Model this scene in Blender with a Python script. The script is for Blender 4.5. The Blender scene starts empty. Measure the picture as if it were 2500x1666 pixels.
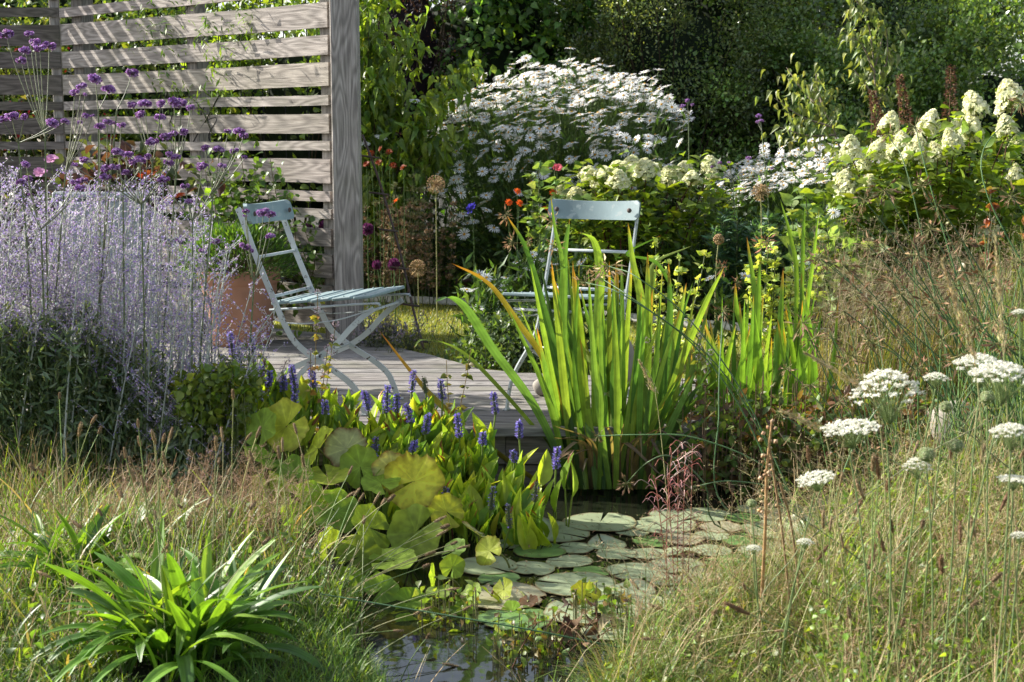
import bpy, math, random
import numpy as np
from math import radians as R_, sin, cos, pi
from mathutils import Vector, Matrix
rng = np.random.default_rng(7)
random.seed(7)
sc = bpy.context.scene
COL = sc.collection
# ------------------------------------------------------------------ camera, sky, sun
FPX, TH, CZ = 3400.0, R_(8.2), 1.11
cam = bpy.data.cameras.new('camera'); co = bpy.data.objects.new('camera', cam); COL.objects.link(co)
co.location = (0, 0, CZ); co.rotation_euler = (pi/2-TH, 0, 0)
cam.sensor_width = 36; cam.lens = FPX/2500*36; cam.clip_start = .05; cam.clip_end = 2000
cam.dof.use_dof = True; cam.dof.focus_distance = 5.6; cam.dof.aperture_fstop = 9
sc.camera = co
LD = Vector((1.35, -.56, -.88)).normalized()          # the way the sunlight travels
SD = -LD
w = bpy.data.worlds.new('World'); sc.world = w; w.use_nodes = True
nt = w.node_tree; nt.nodes.clear()
sky = nt.nodes.new('ShaderNodeTexSky'); sky.sky_type = 'NISHITA'; sky.sun_disc = False
sky.sun_elevation = math.asin(SD.z); sky.sun_rotation = math.atan2(SD.x, SD.y)
bg = nt.nodes.new('ShaderNodeBackground'); bg.inputs[1].default_value = .12
wo = nt.nodes.new('ShaderNodeOutputWorld')
hs = nt.nodes.new('ShaderNodeHueSaturation'); hs.inputs['Saturation'].default_value = .62; sky.dust_density = 2.; nt.links.new(sky.outputs[0], hs.inputs['Color']); nt.links.new(hs.outputs[0], bg.inputs[0]); nt.links.new(bg.outputs[0], wo.inputs[0])
sl = bpy.data.lights.new('sun', 'SUN'); sl.energy = 5.0; sl.angle = R_(.5); sl.color = (1, .95, .86)
so = bpy.data.objects.new('sun', sl); COL.objects.link(so)
so.rotation_euler = LD.to_track_quat('-Z', 'Y').to_euler(); so.location = (-8, 6, 8)
sc.view_settings.view_transform = 'Standard'; sc.view_settings.look = 'None'
sc.view_settings.exposure = 1.2; sc.view_settings.gamma = 1
sc.cycles.max_bounces = 8; sc.cycles.transparent_max_bounces = 4
sc.cycles.diffuse_bounces = 4; sc.cycles.transmission_bounces = 4; sc.cycles.glossy_bounces = 3
sc.cycles.use_denoising = True
sc.cycles.caustics_reflective = False; sc.cycles.caustics_refractive = False

# ------------------------------------------------------------------ picture -> world
def ray(px, py):
    u = (px-1250)/FPX; v = (py-833)/FPX
    return np.array([u, cos(TH)-v*sin(TH), -sin(TH)-v*cos(TH)])
def P(px, py, Y):                                      # point seen at this pixel (of 2500x1666) at distance Y
    d = ray(px, py); return np.array([0, 0, CZ]) + d*(Y/d[1])
def G(px, py, z):                                      # point seen at this pixel at height z
    d = ray(px, py); return np.array([0, 0, CZ]) + d*((z-CZ)/d[2])
# ------------------------------------------------------------------ mesh tools
class MB:
    def __init__(s): s.v=[]; s.c=[]; s.f=[]; s.n=0
    def add(s, V, F, C, mat=0, smooth=True):
        V = np.asarray(V, float).reshape(-1, 3); C = np.asarray(C, float)
        if C.ndim == 1: C = np.tile(C, (len(V), 1))
        s.v.append(V); s.c.append(C.reshape(-1, 3))
        for A in (F if isinstance(F, (list, tuple)) and len(F) and isinstance(F[0], np.ndarray) and F[0].ndim == 2 else [np.asarray(F)]):
            s.f.append((A.astype(np.int64)+s.n, mat, smooth))
        s.n += len(V)
def mesh(name, mb, mats, off=(0, 0, 0)):
    V = np.concatenate(mb.v)-np.asarray(off); C = np.concatenate(mb.c)
    me = bpy.data.meshes.new(name)
    me.vertices.add(len(V)); me.vertices.foreach_set('co', V.astype(np.float32).ravel())
    loops = np.concatenate([f.ravel() for f, m, s in mb.f]); tot = np.concatenate([np.full(len(f), f.shape[1]) for f, m, s in mb.f])
    st = np.concatenate([[0], np.cumsum(tot)[:-1]])
    me.loops.add(len(loops)); me.loops.foreach_set('vertex_index', loops.astype(np.int32))
    me.polygons.add(len(tot)); me.polygons.foreach_set('loop_start', st.astype(np.int32)); me.polygons.foreach_set('loop_total', tot.astype(np.int32))
    me.polygons.foreach_set('material_index', np.concatenate([np.full(len(f), m) for f, m, s in mb.f]).astype(np.int32))
    me.polygons.foreach_set('use_smooth', np.concatenate([np.full(len(f), s) for f, m, s in mb.f]))
    at = me.attributes.new('col', 'FLOAT_COLOR', 'POINT')
    at.data.foreach_set('color', np.concatenate([np.clip(C, 0, 1), np.ones((len(C), 1))], 1).astype(np.float32).ravel())
    me.update(calc_edges=True); me.validate()
    for m in (mats if isinstance(mats, (list, tuple)) else [mats]): me.materials.append(m)
    return me
def tag(o, label=None, cat=None, group=None, kind=None):
    if label: o['label'] = label
    if cat: o['category'] = cat
    if group: o['group'] = group
    if kind: o['kind'] = kind
    return o
def root(name, loc, label, cat, group=None, rz=0):
    o = bpy.data.objects.new(name, None); COL.objects.link(o); o.empty_display_size = .05
    o.location = tuple(loc); o.rotation_euler = (0, 0, rz)
    return tag(o, label, cat, group)
def link(name, me, parent=None, loc=None, rot=None, scale=None):
    o = bpy.data.objects.new(name, me); COL.objects.link(o)
    if parent: o.parent = parent
    if loc is not None: o.location = tuple(loc)
    if rot is not None: o.rotation_euler = tuple(rot)
    if scale is not None: o.scale = (scale,)*3 if np.isscalar(scale) else tuple(scale)
    return o
def mk(name, mb, mats, parent=None, local=False, off=None):   # mb in world coordinates unless local
    if not mb.v: return None
    if off is None: off = (0, 0, 0) if (local or parent is None) else tuple(parent.location)
    return link(name, mesh(name, mb, mats, off), parent)
def nrm(a): return a/np.maximum(np.linalg.norm(a, axis=-1, keepdims=True), 1e-9)
def frames(d, n):                                     # columns: along d, side, normal
    d = nrm(np.asarray(d, float)); n = np.asarray(n, float)
    n = n-(n*d).sum(-1, keepdims=True)*d
    bad = np.linalg.norm(n, axis=-1) < 1e-4; n[bad] += np.cross(d[bad], [.3, .9, .1])
    n = nrm(n); return np.stack([d, np.cross(n, d), n], -1)
def inst(mb, T, pos, Rm, s, col, mat=0, smooth=True):
    tv, tf = T[0], T[1]; pos = np.asarray(pos, float); N = len(pos)
    if N == 0: return
    s = np.asarray(s, float)
    if s.ndim == 0: s = np.full(N, float(s))
    S = s[:, None, None] if s.ndim == 1 else s[:, None, :]
    V = np.einsum('nij,nkj->nki', Rm, tv[None]*S)+pos[:, None]
    col = np.asarray(col, float)
    if col.ndim == 1: col = np.tile(col, (N, 1))
    C = np.repeat(col[:, None], len(tv), 1)
    if len(T) > 2: C = C*T[2][None]                   # colour factor per template vertex
    F = [(f[None]+(np.arange(N)*len(tv))[:, None, None]).reshape(-1, f.shape[1]) for f in tf]
    mb.add(V, F, C, mat, smooth)
def jit(base, n, j=.15, h=.06):                       # n colours about one or several base colours
    base = np.atleast_2d(np.asarray(base, float)); c = base[rng.integers(0, len(base), n)]
    return np.clip(c*(1+rng.normal(0, j, (n, 1)))*(1+rng.normal(0, h, (n, 3))), .002, 1)
def arcs(base, az, L, a0, a1, K, curl=0):             # N curves; a0/a1 angle from vertical at base/tip
    base = np.asarray(base, float); N = len(base); t = (np.arange(K)+.5)/K
    a = np.asarray(a0)[:, None]*(1-t)+np.asarray(a1)[:, None]*t
    z = az[:, None]+(np.asarray(curl)*t[None] if np.ndim(curl) == 0 else np.asarray(curl)[:, None]*t[None])
    st = np.stack([np.sin(a)*np.cos(z), np.sin(a)*np.sin(z), np.cos(a)], -1)*(np.asarray(L)/K)[:, None, None]
    pts = np.concatenate([np.zeros((N, 1, 3)), np.cumsum(st, 1)], 1)+base[:, None]
    side = np.stack([-np.sin(az), np.cos(az), np.zeros(N)], -1)
    return pts, side
def ribbon(mb, pts, side, W, C, mat=0, fold=0., cols=None, ridges=0.):   # W (N,K+1) full width; C (N,3) or (N,K+1,3)
    N, K = pts.shape[:2]; W = np.broadcast_to(W, (N, K)); C = np.asarray(C, float)
    if C.ndim == 1: C = np.tile(C, (N, 1))
    if C.ndim == 2: C = np.repeat(C[:, None], K, 1)
    tan = nrm(np.gradient(pts, axis=1)); sd = side[:, None] if side.ndim == 2 else side
    sd = nrm(sd-(sd*tan).sum(-1, keepdims=True)*tan); nm = np.cross(tan, sd)
    u = np.array([-.5, .5]) if not fold and cols is None else np.linspace(-.5, .5, cols or 3)
    M = len(u)
    h = (np.abs(u)*2)*fold + ridges*((np.arange(M) % 2)-.5)
    V = pts[:, :, None]+sd[:, :, None]*(u[:, None]*W[:, :, None, None])+nm[:, :, None]*(h[:, None]*W[:, :, None, None])
    CC = np.repeat(C[:, :, None], M, 2)
    if cols: CC = CC*(1+.12*((np.arange(M) % 2)*2-1))[None, None, :, None]
    i = np.arange(K-1)[:, None]*M+np.arange(M-1)[None]
    q = np.stack([i, i+1, i+M+1, i+M], -1).reshape(-1, 4)
    F = (q[None]+(np.arange(N)*K*M)[:, None, None]).reshape(-1, 4)
    mb.add(V, F, CC, mat)
def tube(mb, pts, rad, C, sides=4, mat=0, cap=False):
    pts = np.asarray(pts, float)
    if pts.ndim == 2: pts = pts[None]
    N, K = pts.shape[:2]; rad = np.broadcast_to(np.asarray(rad, float), (N, K)); C = np.asarray(C, float)
    if C.ndim == 1: C = np.tile(C, (N, 1))
    if C.ndim == 2: C = np.repeat(C[:, None], K, 1)
    tan = nrm(np.gradient(pts, axis=1)); m = nrm(pts[:, -1]-pts[:, 0]+1e-6)
    ref = np.where(np.abs(m[:, 2:3]) > .8, np.array([[1., 0, 0]]), np.array([[0, 0, 1.]]))[:, None]
    a = nrm(np.cross(tan, ref)); b = np.cross(tan, a)
    ph = np.arange(sides)/sides*2*pi
    V = pts[:, :, None]+rad[:, :, None, None]*(a[:, :, None]*np.cos(ph)[:, None]+b[:, :, None]*np.sin(ph)[:, None])
    i = np.arange(K-1)[:, None]*sides; j = np.arange(sides)[None]; k = (j+1) % sides
    q = np.stack([i+j, i+k, i+sides+k, i+sides+j], -1).reshape(-1, 4)
    F = [(q[None]+(np.arange(N)*K*sides)[:, None, None]).reshape(-1, 4)]
    if cap:
        c = np.stack([np.arange(sides)[::-1], np.arange(sides)+(K-1)*sides])
        F.append((c[None]+(np.arange(N)*K*sides)[:, None, None]).reshape(-1, sides))
    mb.add(V, F, np.repeat(C[:, :, None], sides, 2), mat)
def bez(p0, p1, p2, K):                               # N quadratic curves
    t = np.linspace(0, 1, K)[None, :, None]; p0, p1, p2 = [np.atleast_2d(p)[:, None] for p in (p0, p1, p2)]
    return p0*(1-t)**2+2*p1*t*(1-t)+p2*t*t
def smoothpath(pts, K):                               # Catmull-Rom through given points
    p = np.asarray(pts, float); p = np.vstack([2*p[0]-p[1], p, 2*p[-1]-p[-2]]); out = []
    n = len(p)-3
    for u in np.linspace(0, n-1e-6, K):
        i = int(u); t = u-i; a, b, c, d = p[i:i+4]
        out.append(.5*((2*b)+(-a+c)*t+(2*a-5*b+4*c-d)*t*t+(-a+3*b-3*c+d)*t**3))
    return np.array(out)
def box(mb, c, sz, col, mat=0, bev=.002, Rm=None):    # box with chamfered edges
    h = np.asarray(sz, float)/2; b = min(bev, *(h*.45)); vs = []; idx = {}
    for sx in (-1, 1):
        for sy in (-1, 1):
            for sz_ in (-1, 1):
                s = np.array([sx, sy, sz_])
                for ax in range(3):
                    p = s*(h-b); p[ax] = s[ax]*h[ax]; idx[(sx, sy, sz_, ax)] = len(vs); vs.append(p)
    F4, F3 = [], []
    for ax in range(3):
        o = [i for i in range(3) if i != ax]
        for s in (-1, 1):
            q = []
            for a, bb in ((-1, -1), (1, -1), (1, 1), (-1, 1)):
                k = [0, 0, 0]; k[ax] = s; k[o[0]] = a; k[o[1]] = bb; q.append(idx[(*k, ax)])
            F4.append(q)
            for t in (-1, 1):                         # edge strips
                if o[0] > ax:
                    for o_, r_ in ((o[0], o[1]), (o[1], o[0])):
                        if o_ < ax: continue
                        k1 = [0]*3; k1[ax] = s; k1[o_] = t; k2 = list(k1); k1[r_] = -1; k2[r_] = 1
                        F4.append([idx[(*k1, ax)], idx[(*k2, ax)], idx[(*k2, o_)], idx[(*k1, o_)]])
                elif o[1] > ax:
                    k1 = [0]*3; k1[ax] = s; k1[o[1]] = t; k2 = list(k1); k1[o[0]] = -1; k2[o[0]] = 1
                    F4.append([idx[(*k1, ax)], idx[(*k2, ax)], idx[(*k2, o[1])], idx[(*k1, o[1])]])
    for sx in (-1, 1):
        for sy in (-1, 1):
            for sz_ in (-1, 1): F3.append([idx[(sx, sy, sz_, a)] for a in range(3)])
    V = np.array(vs)
    if Rm is not None: V = V@np.asarray(Rm).T
    mb.add(V+np.asarray(c), [np.array(F4), np.array(F3)], col, mat, False)
def lathe(mb, prof, C, seg=32, c=(0, 0, 0), mat=0):
    prof = np.array(prof, float); ph = np.arange(seg)/seg*2*pi; K = len(prof)
    V = np.stack([prof[:, None, 0]*np.cos(ph), prof[:, None, 0]*np.sin(ph), np.repeat(prof[:, None, 1], seg, 1)], -1)
    i = np.arange(K-1)[:, None]*seg; j = np.arange(seg)[None]; k = (j+1) % seg
    mb.add(V+np.asarray(c), np.stack([i+j, i+k, i+seg+k, i+seg+j], -1).reshape(-1, 4), C, mat)
def blob(mb, c, r, C, lump=.2, fr=2., seg=20, mat=0, smooth=True):
    th = np.linspace(0, pi, seg//2+1); ph = np.arange(seg)/seg*2*pi
    d = np.stack([np.sin(th)[:, None]*np.cos(ph), np.sin(th)[:, None]*np.sin(ph), np.repeat(np.cos(th)[:, None], seg, 1)], -1)
    o = rng.uniform(0, 9, 6)
    f = 1+lump*(np.sin(d[..., 0]*fr*2+o[0])*np.sin(d[..., 1]*fr*2+o[1])+.6*np.sin(d[..., 2]*fr*3+o[2]+d[..., 0]*fr*2)+.3*np.sin(d[..., 1]*fr*5+o[3])*np.sin(d[..., 0]*fr*4+o[4]))
    f[0] = f[0].mean(); f[-1] = f[-1].mean()
    V = d*f[..., None]*np.asarray(r, float)+np.asarray(c)
    K = len(th); i = np.arange(K-1)[:, None]*seg; j = np.arange(seg)[None]; k = (j+1) % seg
    mb.add(V, np.stack([i+k, i+j, i+seg+j, i+seg+k], -1).reshape(-1, 4), C, mat, smooth)
# leaf templates (length along x, normal z)
def Tdiamond(w=.5, fold=.08, bend=.1):
    v = np.array([[0, 0, 0], [.4, w/2, fold], [1, 0, -bend], [.4, -w/2, fold], [.45, 0, 0]])
    return v, [np.array([[0, 4, 1], [4, 2, 1], [0, 3, 4], [4, 3, 2]])]
def Tleaf(ws=(.05, .75, 1, .75, 0.02), w=.5, fold=.12, bend=.25, cols=3, wav=0.):
    K = len(ws); t = np.linspace(0, 1, K); u = np.linspace(-.5, .5, cols); V = []
    for i in range(K):
        for k in u: V.append([t[i]-.1*bend*t[i]**2, k*w*ws[i], fold*abs(k)*2*ws[i]*w-bend*t[i]**2+wav*sin(i*2.4+k*5)*abs(k)])
    i = np.arange(K-1)[:, None]*cols+np.arange(cols-1)[None]
    return np.array(V), [np.stack([i, i+cols, i+cols+1, i+1], -1).reshape(-1, 4)]
def Tpetals(n=16, r0=.22, cup=.05, w=.9, seedn=0):
    rr = np.random.default_rng(seedn); V = []; F = []
    for i in range(n):
        a = i/n*2*pi+rr.normal(0, .07); l = 1+rr.normal(0, .05); hw = w*pi/n; z = cup+rr.normal(0, .06)
        b = len(V)
        for rad, ww, zz in ((r0*.7, .35*hw, 0), (.65*l, .62*hw, z*.8+.03), (l, .35*hw, z-.03)):
            for s in (-1, 1): V.append([rad*cos(a)-s*ww*rad*sin(a)/max(rad, .6)*.9, rad*sin(a)+s*ww*rad*cos(a)/max(rad, .6)*.9, zz])
        F += [[b, b+1, b+3, b+2], [b+2, b+3, b+5, b+4]]
    return np.array(V), [np.array(F)]
def Tdome(r=.25, h=.12, seg=8):
    V = [[0, 0, h]]; F = []
    for k, (q, z) in enumerate(((.6, .75), (1, .1))):
        for i in range(seg): a = i/seg*2*pi; V.append([r*q*cos(a), r*q*sin(a), h*z])
    t = [[0, 1+i, 1+(i+1) % seg] for i in range(seg)]
    q = [[1+i, 1+seg+i, 1+seg+(i+1) % seg, 1+(i+1) % seg] for i in range(seg)]
    return np.array(V), [np.array(t), np.array(q)]
TD = Tdiamond(); TDN = Tdiamond(.22, .03, .15); TDR = Tdiamond(.8, .1, .1)
TL = Tleaf(); TLB = Tleaf((.1, .95, 1, .8, .3, 0.02), .72, .15, .35); TDROOP = Tleaf((.05, .7, 1, .85, .4, .02), .55, .45, .95)
TOCT = (np.array([[1, 0, 0], [0, 1, 0], [-1, 0, 0], [0, -1, 0], [0, 0, 1], [0, 0, -1.]]), [np.array([[0, 1, 4], [1, 2, 4], [2, 3, 4], [3, 0, 4], [1, 0, 5], [2, 1, 5], [3, 2, 5], [0, 3, 5]])])
def rdir(n, up=0., spread=1.):
    d = rng.normal(0, 1, (n, 3))*spread; d[:, 2] += up; return nrm(d)
# ------------------------------------------------------------------ materials
def newmat(name):
    m = bpy.data.materials.new(name); m.use_nodes = True; t = m.node_tree; t.nodes.clear()
    o = t.nodes.new('ShaderNodeOutputMaterial'); return m, t, o
def N_(t, ty, **kw):
    n = t.nodes.new('ShaderNode'+ty)
    for k, v in kw.items():
        if k in n.inputs: n.inputs[k].default_value = v
        else: setattr(n, k, v)
    return n
def mix(t, a, b, fac, mode='MIX'):
    n = t.nodes.new('ShaderNodeMix'); n.data_type = 'RGBA'; n.blend_type = mode
    for s, v in ((6, a), (7, b), (0, fac)):
        if hasattr(v, 'node'): t.links.new(v, n.inputs[s])
        else: n.inputs[s].default_value = (*v, 1) if isinstance(v, tuple) and len(v) == 3 else v
    return n.outputs[2]
def leafmat(name, rough=.45, tr=.4, spec=.5, tcol=(1.9, 1.75, .55), blotch=.25, bs=60.):
    m, t, o = newmat(name)
    a = N_(t, 'Attribute', attribute_name='col')
    no = N_(t, 'TexNoise', Scale=bs, Detail=2.); tc = N_(t, 'TexCoord'); t.links.new(tc.outputs['Object'], no.inputs['Vector'])
    mr = N_(t, 'MapRange'); mr.inputs[3].default_value = 1-blotch; mr.inputs[4].default_value = 1+blotch
    mr.inputs[1].default_value = .3; mr.inputs[2].default_value = .7
    t.links.new(no.outputs[0], mr.inputs[0])
    vm = N_(t, 'VectorMath', operation='SCALE'); t.links.new(a.outputs['Color'], vm.inputs[0]); t.links.new(mr.outputs[0], vm.inputs['Scale'])
    p = N_(t, 'BsdfPrincipled'); p.inputs['Roughness'].default_value = rough; p.inputs['Specular IOR Level'].default_value = spec
    t.links.new(vm.outputs[0], p.inputs['Base Color'])
    if tr > 0:
        tl = N_(t, 'BsdfTranslucent'); v2 = N_(t, 'VectorMath', operation='MULTIPLY'); v2.inputs[1].default_value = tcol
        t.links.new(vm.outputs[0], v2.inputs[0]); t.links.new(v2.outputs[0], tl.inputs[0])
        ms = N_(t, 'MixShader'); ms.inputs[0].default_value = tr
        t.links.new(p.outputs[0], ms.inputs[1]); t.links.new(tl.outputs[0], ms.inputs[2]); t.links.new(ms.outputs[0], o.inputs[0])
    else: t.links.new(p.outputs[0], o.inputs[0])
    return m
M_leaf = leafmat('leaf'); M_gloss = leafmat('glossy_leaf', .27, .38, .7, blotch=.2)
M_petal = leafmat('petal', .6, .35, .3, (1.1, 1.1, 1.1), .06); M_dry = leafmat('dry_stem', .7, .15, .2, (1.3, 1.15, .9))
M_blade = leafmat('blade', .42, .42, .35, (1.6, 1.6, .55), .22, 22.); M_stem = leafmat('stem', .5, .1, .4)
M_rough = leafmat('rough', .85, 0, .2, blotch=.3, bs=30.)
def woodmat(name, tint, ax=0, grain=.55, lich=.0):
    m, t, o = newmat(name); tc = N_(t, 'TexCoord'); a = N_(t, 'Attribute', attribute_name='col')
    mp = N_(t, 'Mapping'); s = [38., 38., 38.]; s[ax] = 1.6; mp.inputs['Scale'].default_value = s
    ad = N_(t, 'VectorMath', operation='MULTIPLY_ADD'); ad.inputs[1].default_value = (7, 7, 7)
    t.links.new(a.outputs['Color'], ad.inputs[0]); t.links.new(tc.outputs['Object'], ad.inputs[2]); t.links.new(ad.outputs[0], mp.inputs[0])
    n1 = N_(t, 'TexNoise', Scale=3.2, Detail=8., Roughness=.65, Distortion=.6); t.links.new(mp.outputs[0], n1.inputs['Vector'])
    mp2 = N_(t, 'Mapping'); s2 = [9., 9., 9.]; s2[ax] = 1.6; mp2.inputs['Scale'].default_value = s2; t.links.new(ad.outputs[0], mp2.inputs[0])
    n2 = N_(t, 'TexNoise', Scale=1.2, Detail=1.); t.links.new(mp2.outputs[0], n2.inputs['Vector'])
    wv = N_(t, 'Math', operation='MULTIPLY'); wv.inputs[1].default_value = 62; t.links.new(n2.outputs[0], wv.inputs[0])
    sn = N_(t, 'Math', operation='SINE'); t.links.new(wv.outputs[0], sn.inputs[0])
    cr = N_(t, 'ValToRGB'); e = cr.color_ramp.elements; e[0].position = .3; e[0].color = (.45, .43, .42, 1); e[1].position = .68; e[1].color = (1.15, 1.15, 1.15, 1)
    t.links.new(n1.outputs[0], cr.inputs[0])
    mr = N_(t, 'MapRange'); mr.inputs[1].default_value = -1; mr.inputs[3].default_value = .66; mr.inputs[4].default_value = 1.1; t.links.new(sn.outputs[0], mr.inputs[0])
    c1 = mix(t, a.outputs['Color'], (0., 0., 0.), 0.0)
    base = mix(t, tint, cr.outputs[0], 1.0, 'MULTIPLY')
    sc_ = N_(t, 'VectorMath', operation='SCALE'); t.links.new(base, sc_.inputs[0]); t.links.new(mr.outputs[0], sc_.inputs['Scale'])
    va = N_(t, 'VectorMath', operation='MULTIPLY'); t.links.new(sc_.outputs[0], va.inputs[0]); t.links.new(a.outputs['Color'], va.inputs[1])
    big = N_(t, 'TexNoise', Scale=4., Detail=4.); t.links.new(tc.outputs['Object'], big.inputs['Vector'])
    rb = N_(t, 'ValToRGB'); rb.color_ramp.elements[0].position = .5; rb.color_ramp.elements[1].position = .72; t.links.new(big.outputs[0], rb.inputs[0])
    fm = N_(t, 'Math', operation='MULTIPLY'); fm.inputs[1].default_value = lich; t.links.new(rb.outputs[0], fm.inputs[0])
    out = mix(t, va.outputs[0], (.12, .13, .07), fm.outputs[0])
    p = N_(t, 'BsdfPrincipled'); p.inputs['Roughness'].default_value = .8; p.inputs['Specular IOR Level'].default_value = .25; t.links.new(out, p.inputs['Base Color'])
    b = N_(t, 'Bump', Strength=grain, Distance=.004); t.links.new(n1.outputs[0], b.inputs['Height']); t.links.new(b.outputs[0], p.inputs['Normal'])
    t.links.new(p.outputs[0], o.inputs[0]); return m
M_wood = woodmat('weathered_oak', (.48, .43, .385), 0, .55, .3); M_postw = woodmat('weathered_post', (.42, .385, .35), 2, .7, .28)
M_deck = woodmat('weathered_deck', (.31, .295, .28), 0, .8, .35)
def paint(name, c, chip, amt=.62, rough=.55, scale=38.):
    m, t, o = newmat(name); tc = N_(t, 'TexCoord'); n = N_(t, 'TexNoise', Scale=scale, Detail=6., Roughness=.7); t.links.new(tc.outputs['Object'], n.inputs['Vector'])
    n2 = N_(t, 'TexNoise', Scale=6., Detail=4.); t.links.new(tc.outputs['Object'], n2.inputs['Vector'])
    r = N_(t, 'ValToRGB'); r.color_ramp.elements[0].position = amt; r.color_ramp.elements[1].position = amt+.02; t.links.new(n.outputs[0], r.inputs[0])
    g = N_(t, 'ValToRGB'); g.color_ramp.elements[0].position = .35; g.color_ramp.elements[1].position = .7
    g.color_ramp.elements[0].color = (*[x*.8 for x in c], 1); g.color_ramp.elements[1].color = (*[min(1, x*1.15) for x in c], 1); t.links.new(n2.outputs[0], g.inputs[0])
    p = N_(t, 'BsdfPrincipled'); p.inputs['Roughness'].default_value = rough
    t.links.new(mix(t, g.outputs[0], chip, r.outputs[0]), p.inputs['Base Color'])
    b = N_(t, 'Bump', Strength=.3, Distance=.002); t.links.new(n.outputs[0], b.inputs['Height']); t.links.new(b.outputs[0], p.inputs['Normal'])
    t.links.new(p.outputs[0], o.inputs[0]); return m
M_white = paint('chipped_pale_paint', (.46, .50, .50), (.07, .05, .045), .60)
M_blue = paint('faded_blue_paint', (.20, .275, .285), (.29, .35, .35), .58, .6, 16.)
M_metal = paint('rusty_iron', (.07, .05, .042), (.12, .06, .04), .55, .8)
M_terra = paint('terracotta', (.34, .17, .105), (.38, .28, .21), .66, .85, 9.)
M_stone = paint('stone', (.30, .27, .23), (.17, .15, .13), .6, .9, 14.)
M_galv = paint('pale_grey_planter', (.30, .33, .34), (.22, .25, .26), .6, .6, 5.)
# ------------------------------------------------------------------ ground, pond, lawn, deck
POND = np.array([(-.20, 3.0), (-.34, 3.45), (-.55, 4.0), (-.9, 4.6), (-1.5, 5.0), (-1.7, 5.9), (1.9, 6.1), (2.3, 5.7), (1.8, 4.95), (1.25, 4.35), (.75, 4.0), (.37, 3.7), (.24, 3.3), (.16, 3.0)])
def sdf(x, y, poly):                                  # signed distance, negative inside
    x = np.asarray(x, float); y = np.asarray(y, float); d = np.full(x.shape, 1e9); ins = np.zeros(x.shape, bool)
    n = len(poly)
    for i in range(n):
        a, b = poly[i], poly[(i+1) % n]; e = b-a; wx = x-a[0]; wy = y-a[1]
        t = np.clip((wx*e[0]+wy*e[1])/(e@e), 0, 1); d = np.minimum(d, np.hypot(wx-t*e[0], wy-t*e[1]))
        c = ((a[1] > y) != (b[1] > y)) & (x < (b[0]-a[0])*(y-a[1])/(b[1]-a[1]+1e-12)+a[0]); ins ^= c
    return np.where(ins, -d, d)
WZ = -.25
LAWN = np.array([(-.9, 7.5), (-1.9, 8.7), (-1.7, 10.2), (-.54, 9.85), (.2, 9.45), (1.0, 8.72), (1.5, 8.38), (1.75, 8.22), (3.6, 7.6), (4.2, 6.7), (2.2, 6.5), (1.35, 6.35), (.0, 6.35)])
DECK = np.array([(-3.6, 5.30), (.70, 5.415), (1.02, 5.85), (1.05, 6.42), (.16, 6.60), (-.14, 6.72), (-.40, 7.16), (-.90, 7.86), (-2.95, 9.42), (-5.6, 9.45), (-5.6, 6.2)])
def sst(a, b, x): t = np.clip((x-a)/(b-a), 0, 1); return t*t*(3-2*t)
def gz(x, y):
    x = np.asarray(x, float); y = np.asarray(y, float)
    z = -.14+.09*sst(6, 7, y)+.22*sst(10.2, 13, y)-.04*sst(3.2, 2.2, y)
    z = z+.012*np.sin(x*3.1+1)*np.sin(y*2.7)+.006*np.sin(x*9)*np.sin(y*8+2)
    z = np.where(sdf(x, y, LAWN) < .1, -.062, z)
    z = z-.30*sst(.06, -.02, sdf(x, y, DECK))
    return z-.5*sst(.10, -.16, sdf(x, y, POND)+.04*np.sin(x*11)*np.sin(y*9))
xs = np.concatenate([[-400, -120, -40, -15], np.arange(-7, 7.01, .07), [15, 40, 120, 400]])
ys = np.concatenate([[-400, -60, -10, 0], np.arange(1, 15, .07), [18, 30, 70, 200, 800]])
X, Y = np.meshgrid(xs, ys); mb = MB(); V = np.stack([X, Y, gz(X, Y)], -1).reshape(-1, 3)
i = np.arange(len(ys)-1)[:, None]*len(xs)+np.arange(len(xs)-1)[None]
mb.add(V, np.stack([i, i+1, i+len(xs)+1, i+len(xs)], -1).reshape(-1, 4), (.1, .1, .1))
m, t, o = newmat('soil'); tc = N_(t, 'TexCoord'); n = N_(t, 'TexNoise', Scale=3., Detail=9., Roughness=.7); t.links.new(tc.outputs['Object'], n.inputs['Vector'])
r = N_(t, 'ValToRGB'); e = r.color_ramp.elements; e[0].position = .3; e[0].color = (.012, .010, .006, 1); e[1].position = .7; e[1].color = (.035, .032, .016, 1); t.links.new(n.outputs[0], r.inputs[0])
p = N_(t, 'BsdfPrincipled'); p.inputs['Roughness'].default_value = .95; t.links.new(r.outputs[0], p.inputs[0])
b = N_(t, 'Bump', Strength=.8, Distance=.03); t.links.new(n.outputs[0], b.inputs['Height']); t.links.new(b.outputs[0], p.inputs['Normal']); t.links.new(p.outputs[0], o.inputs[0])
M_soil = m
tag(mk('ground', mb, M_soil), 'dark soil and turf under the planting', 'ground', kind='structure')
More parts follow.
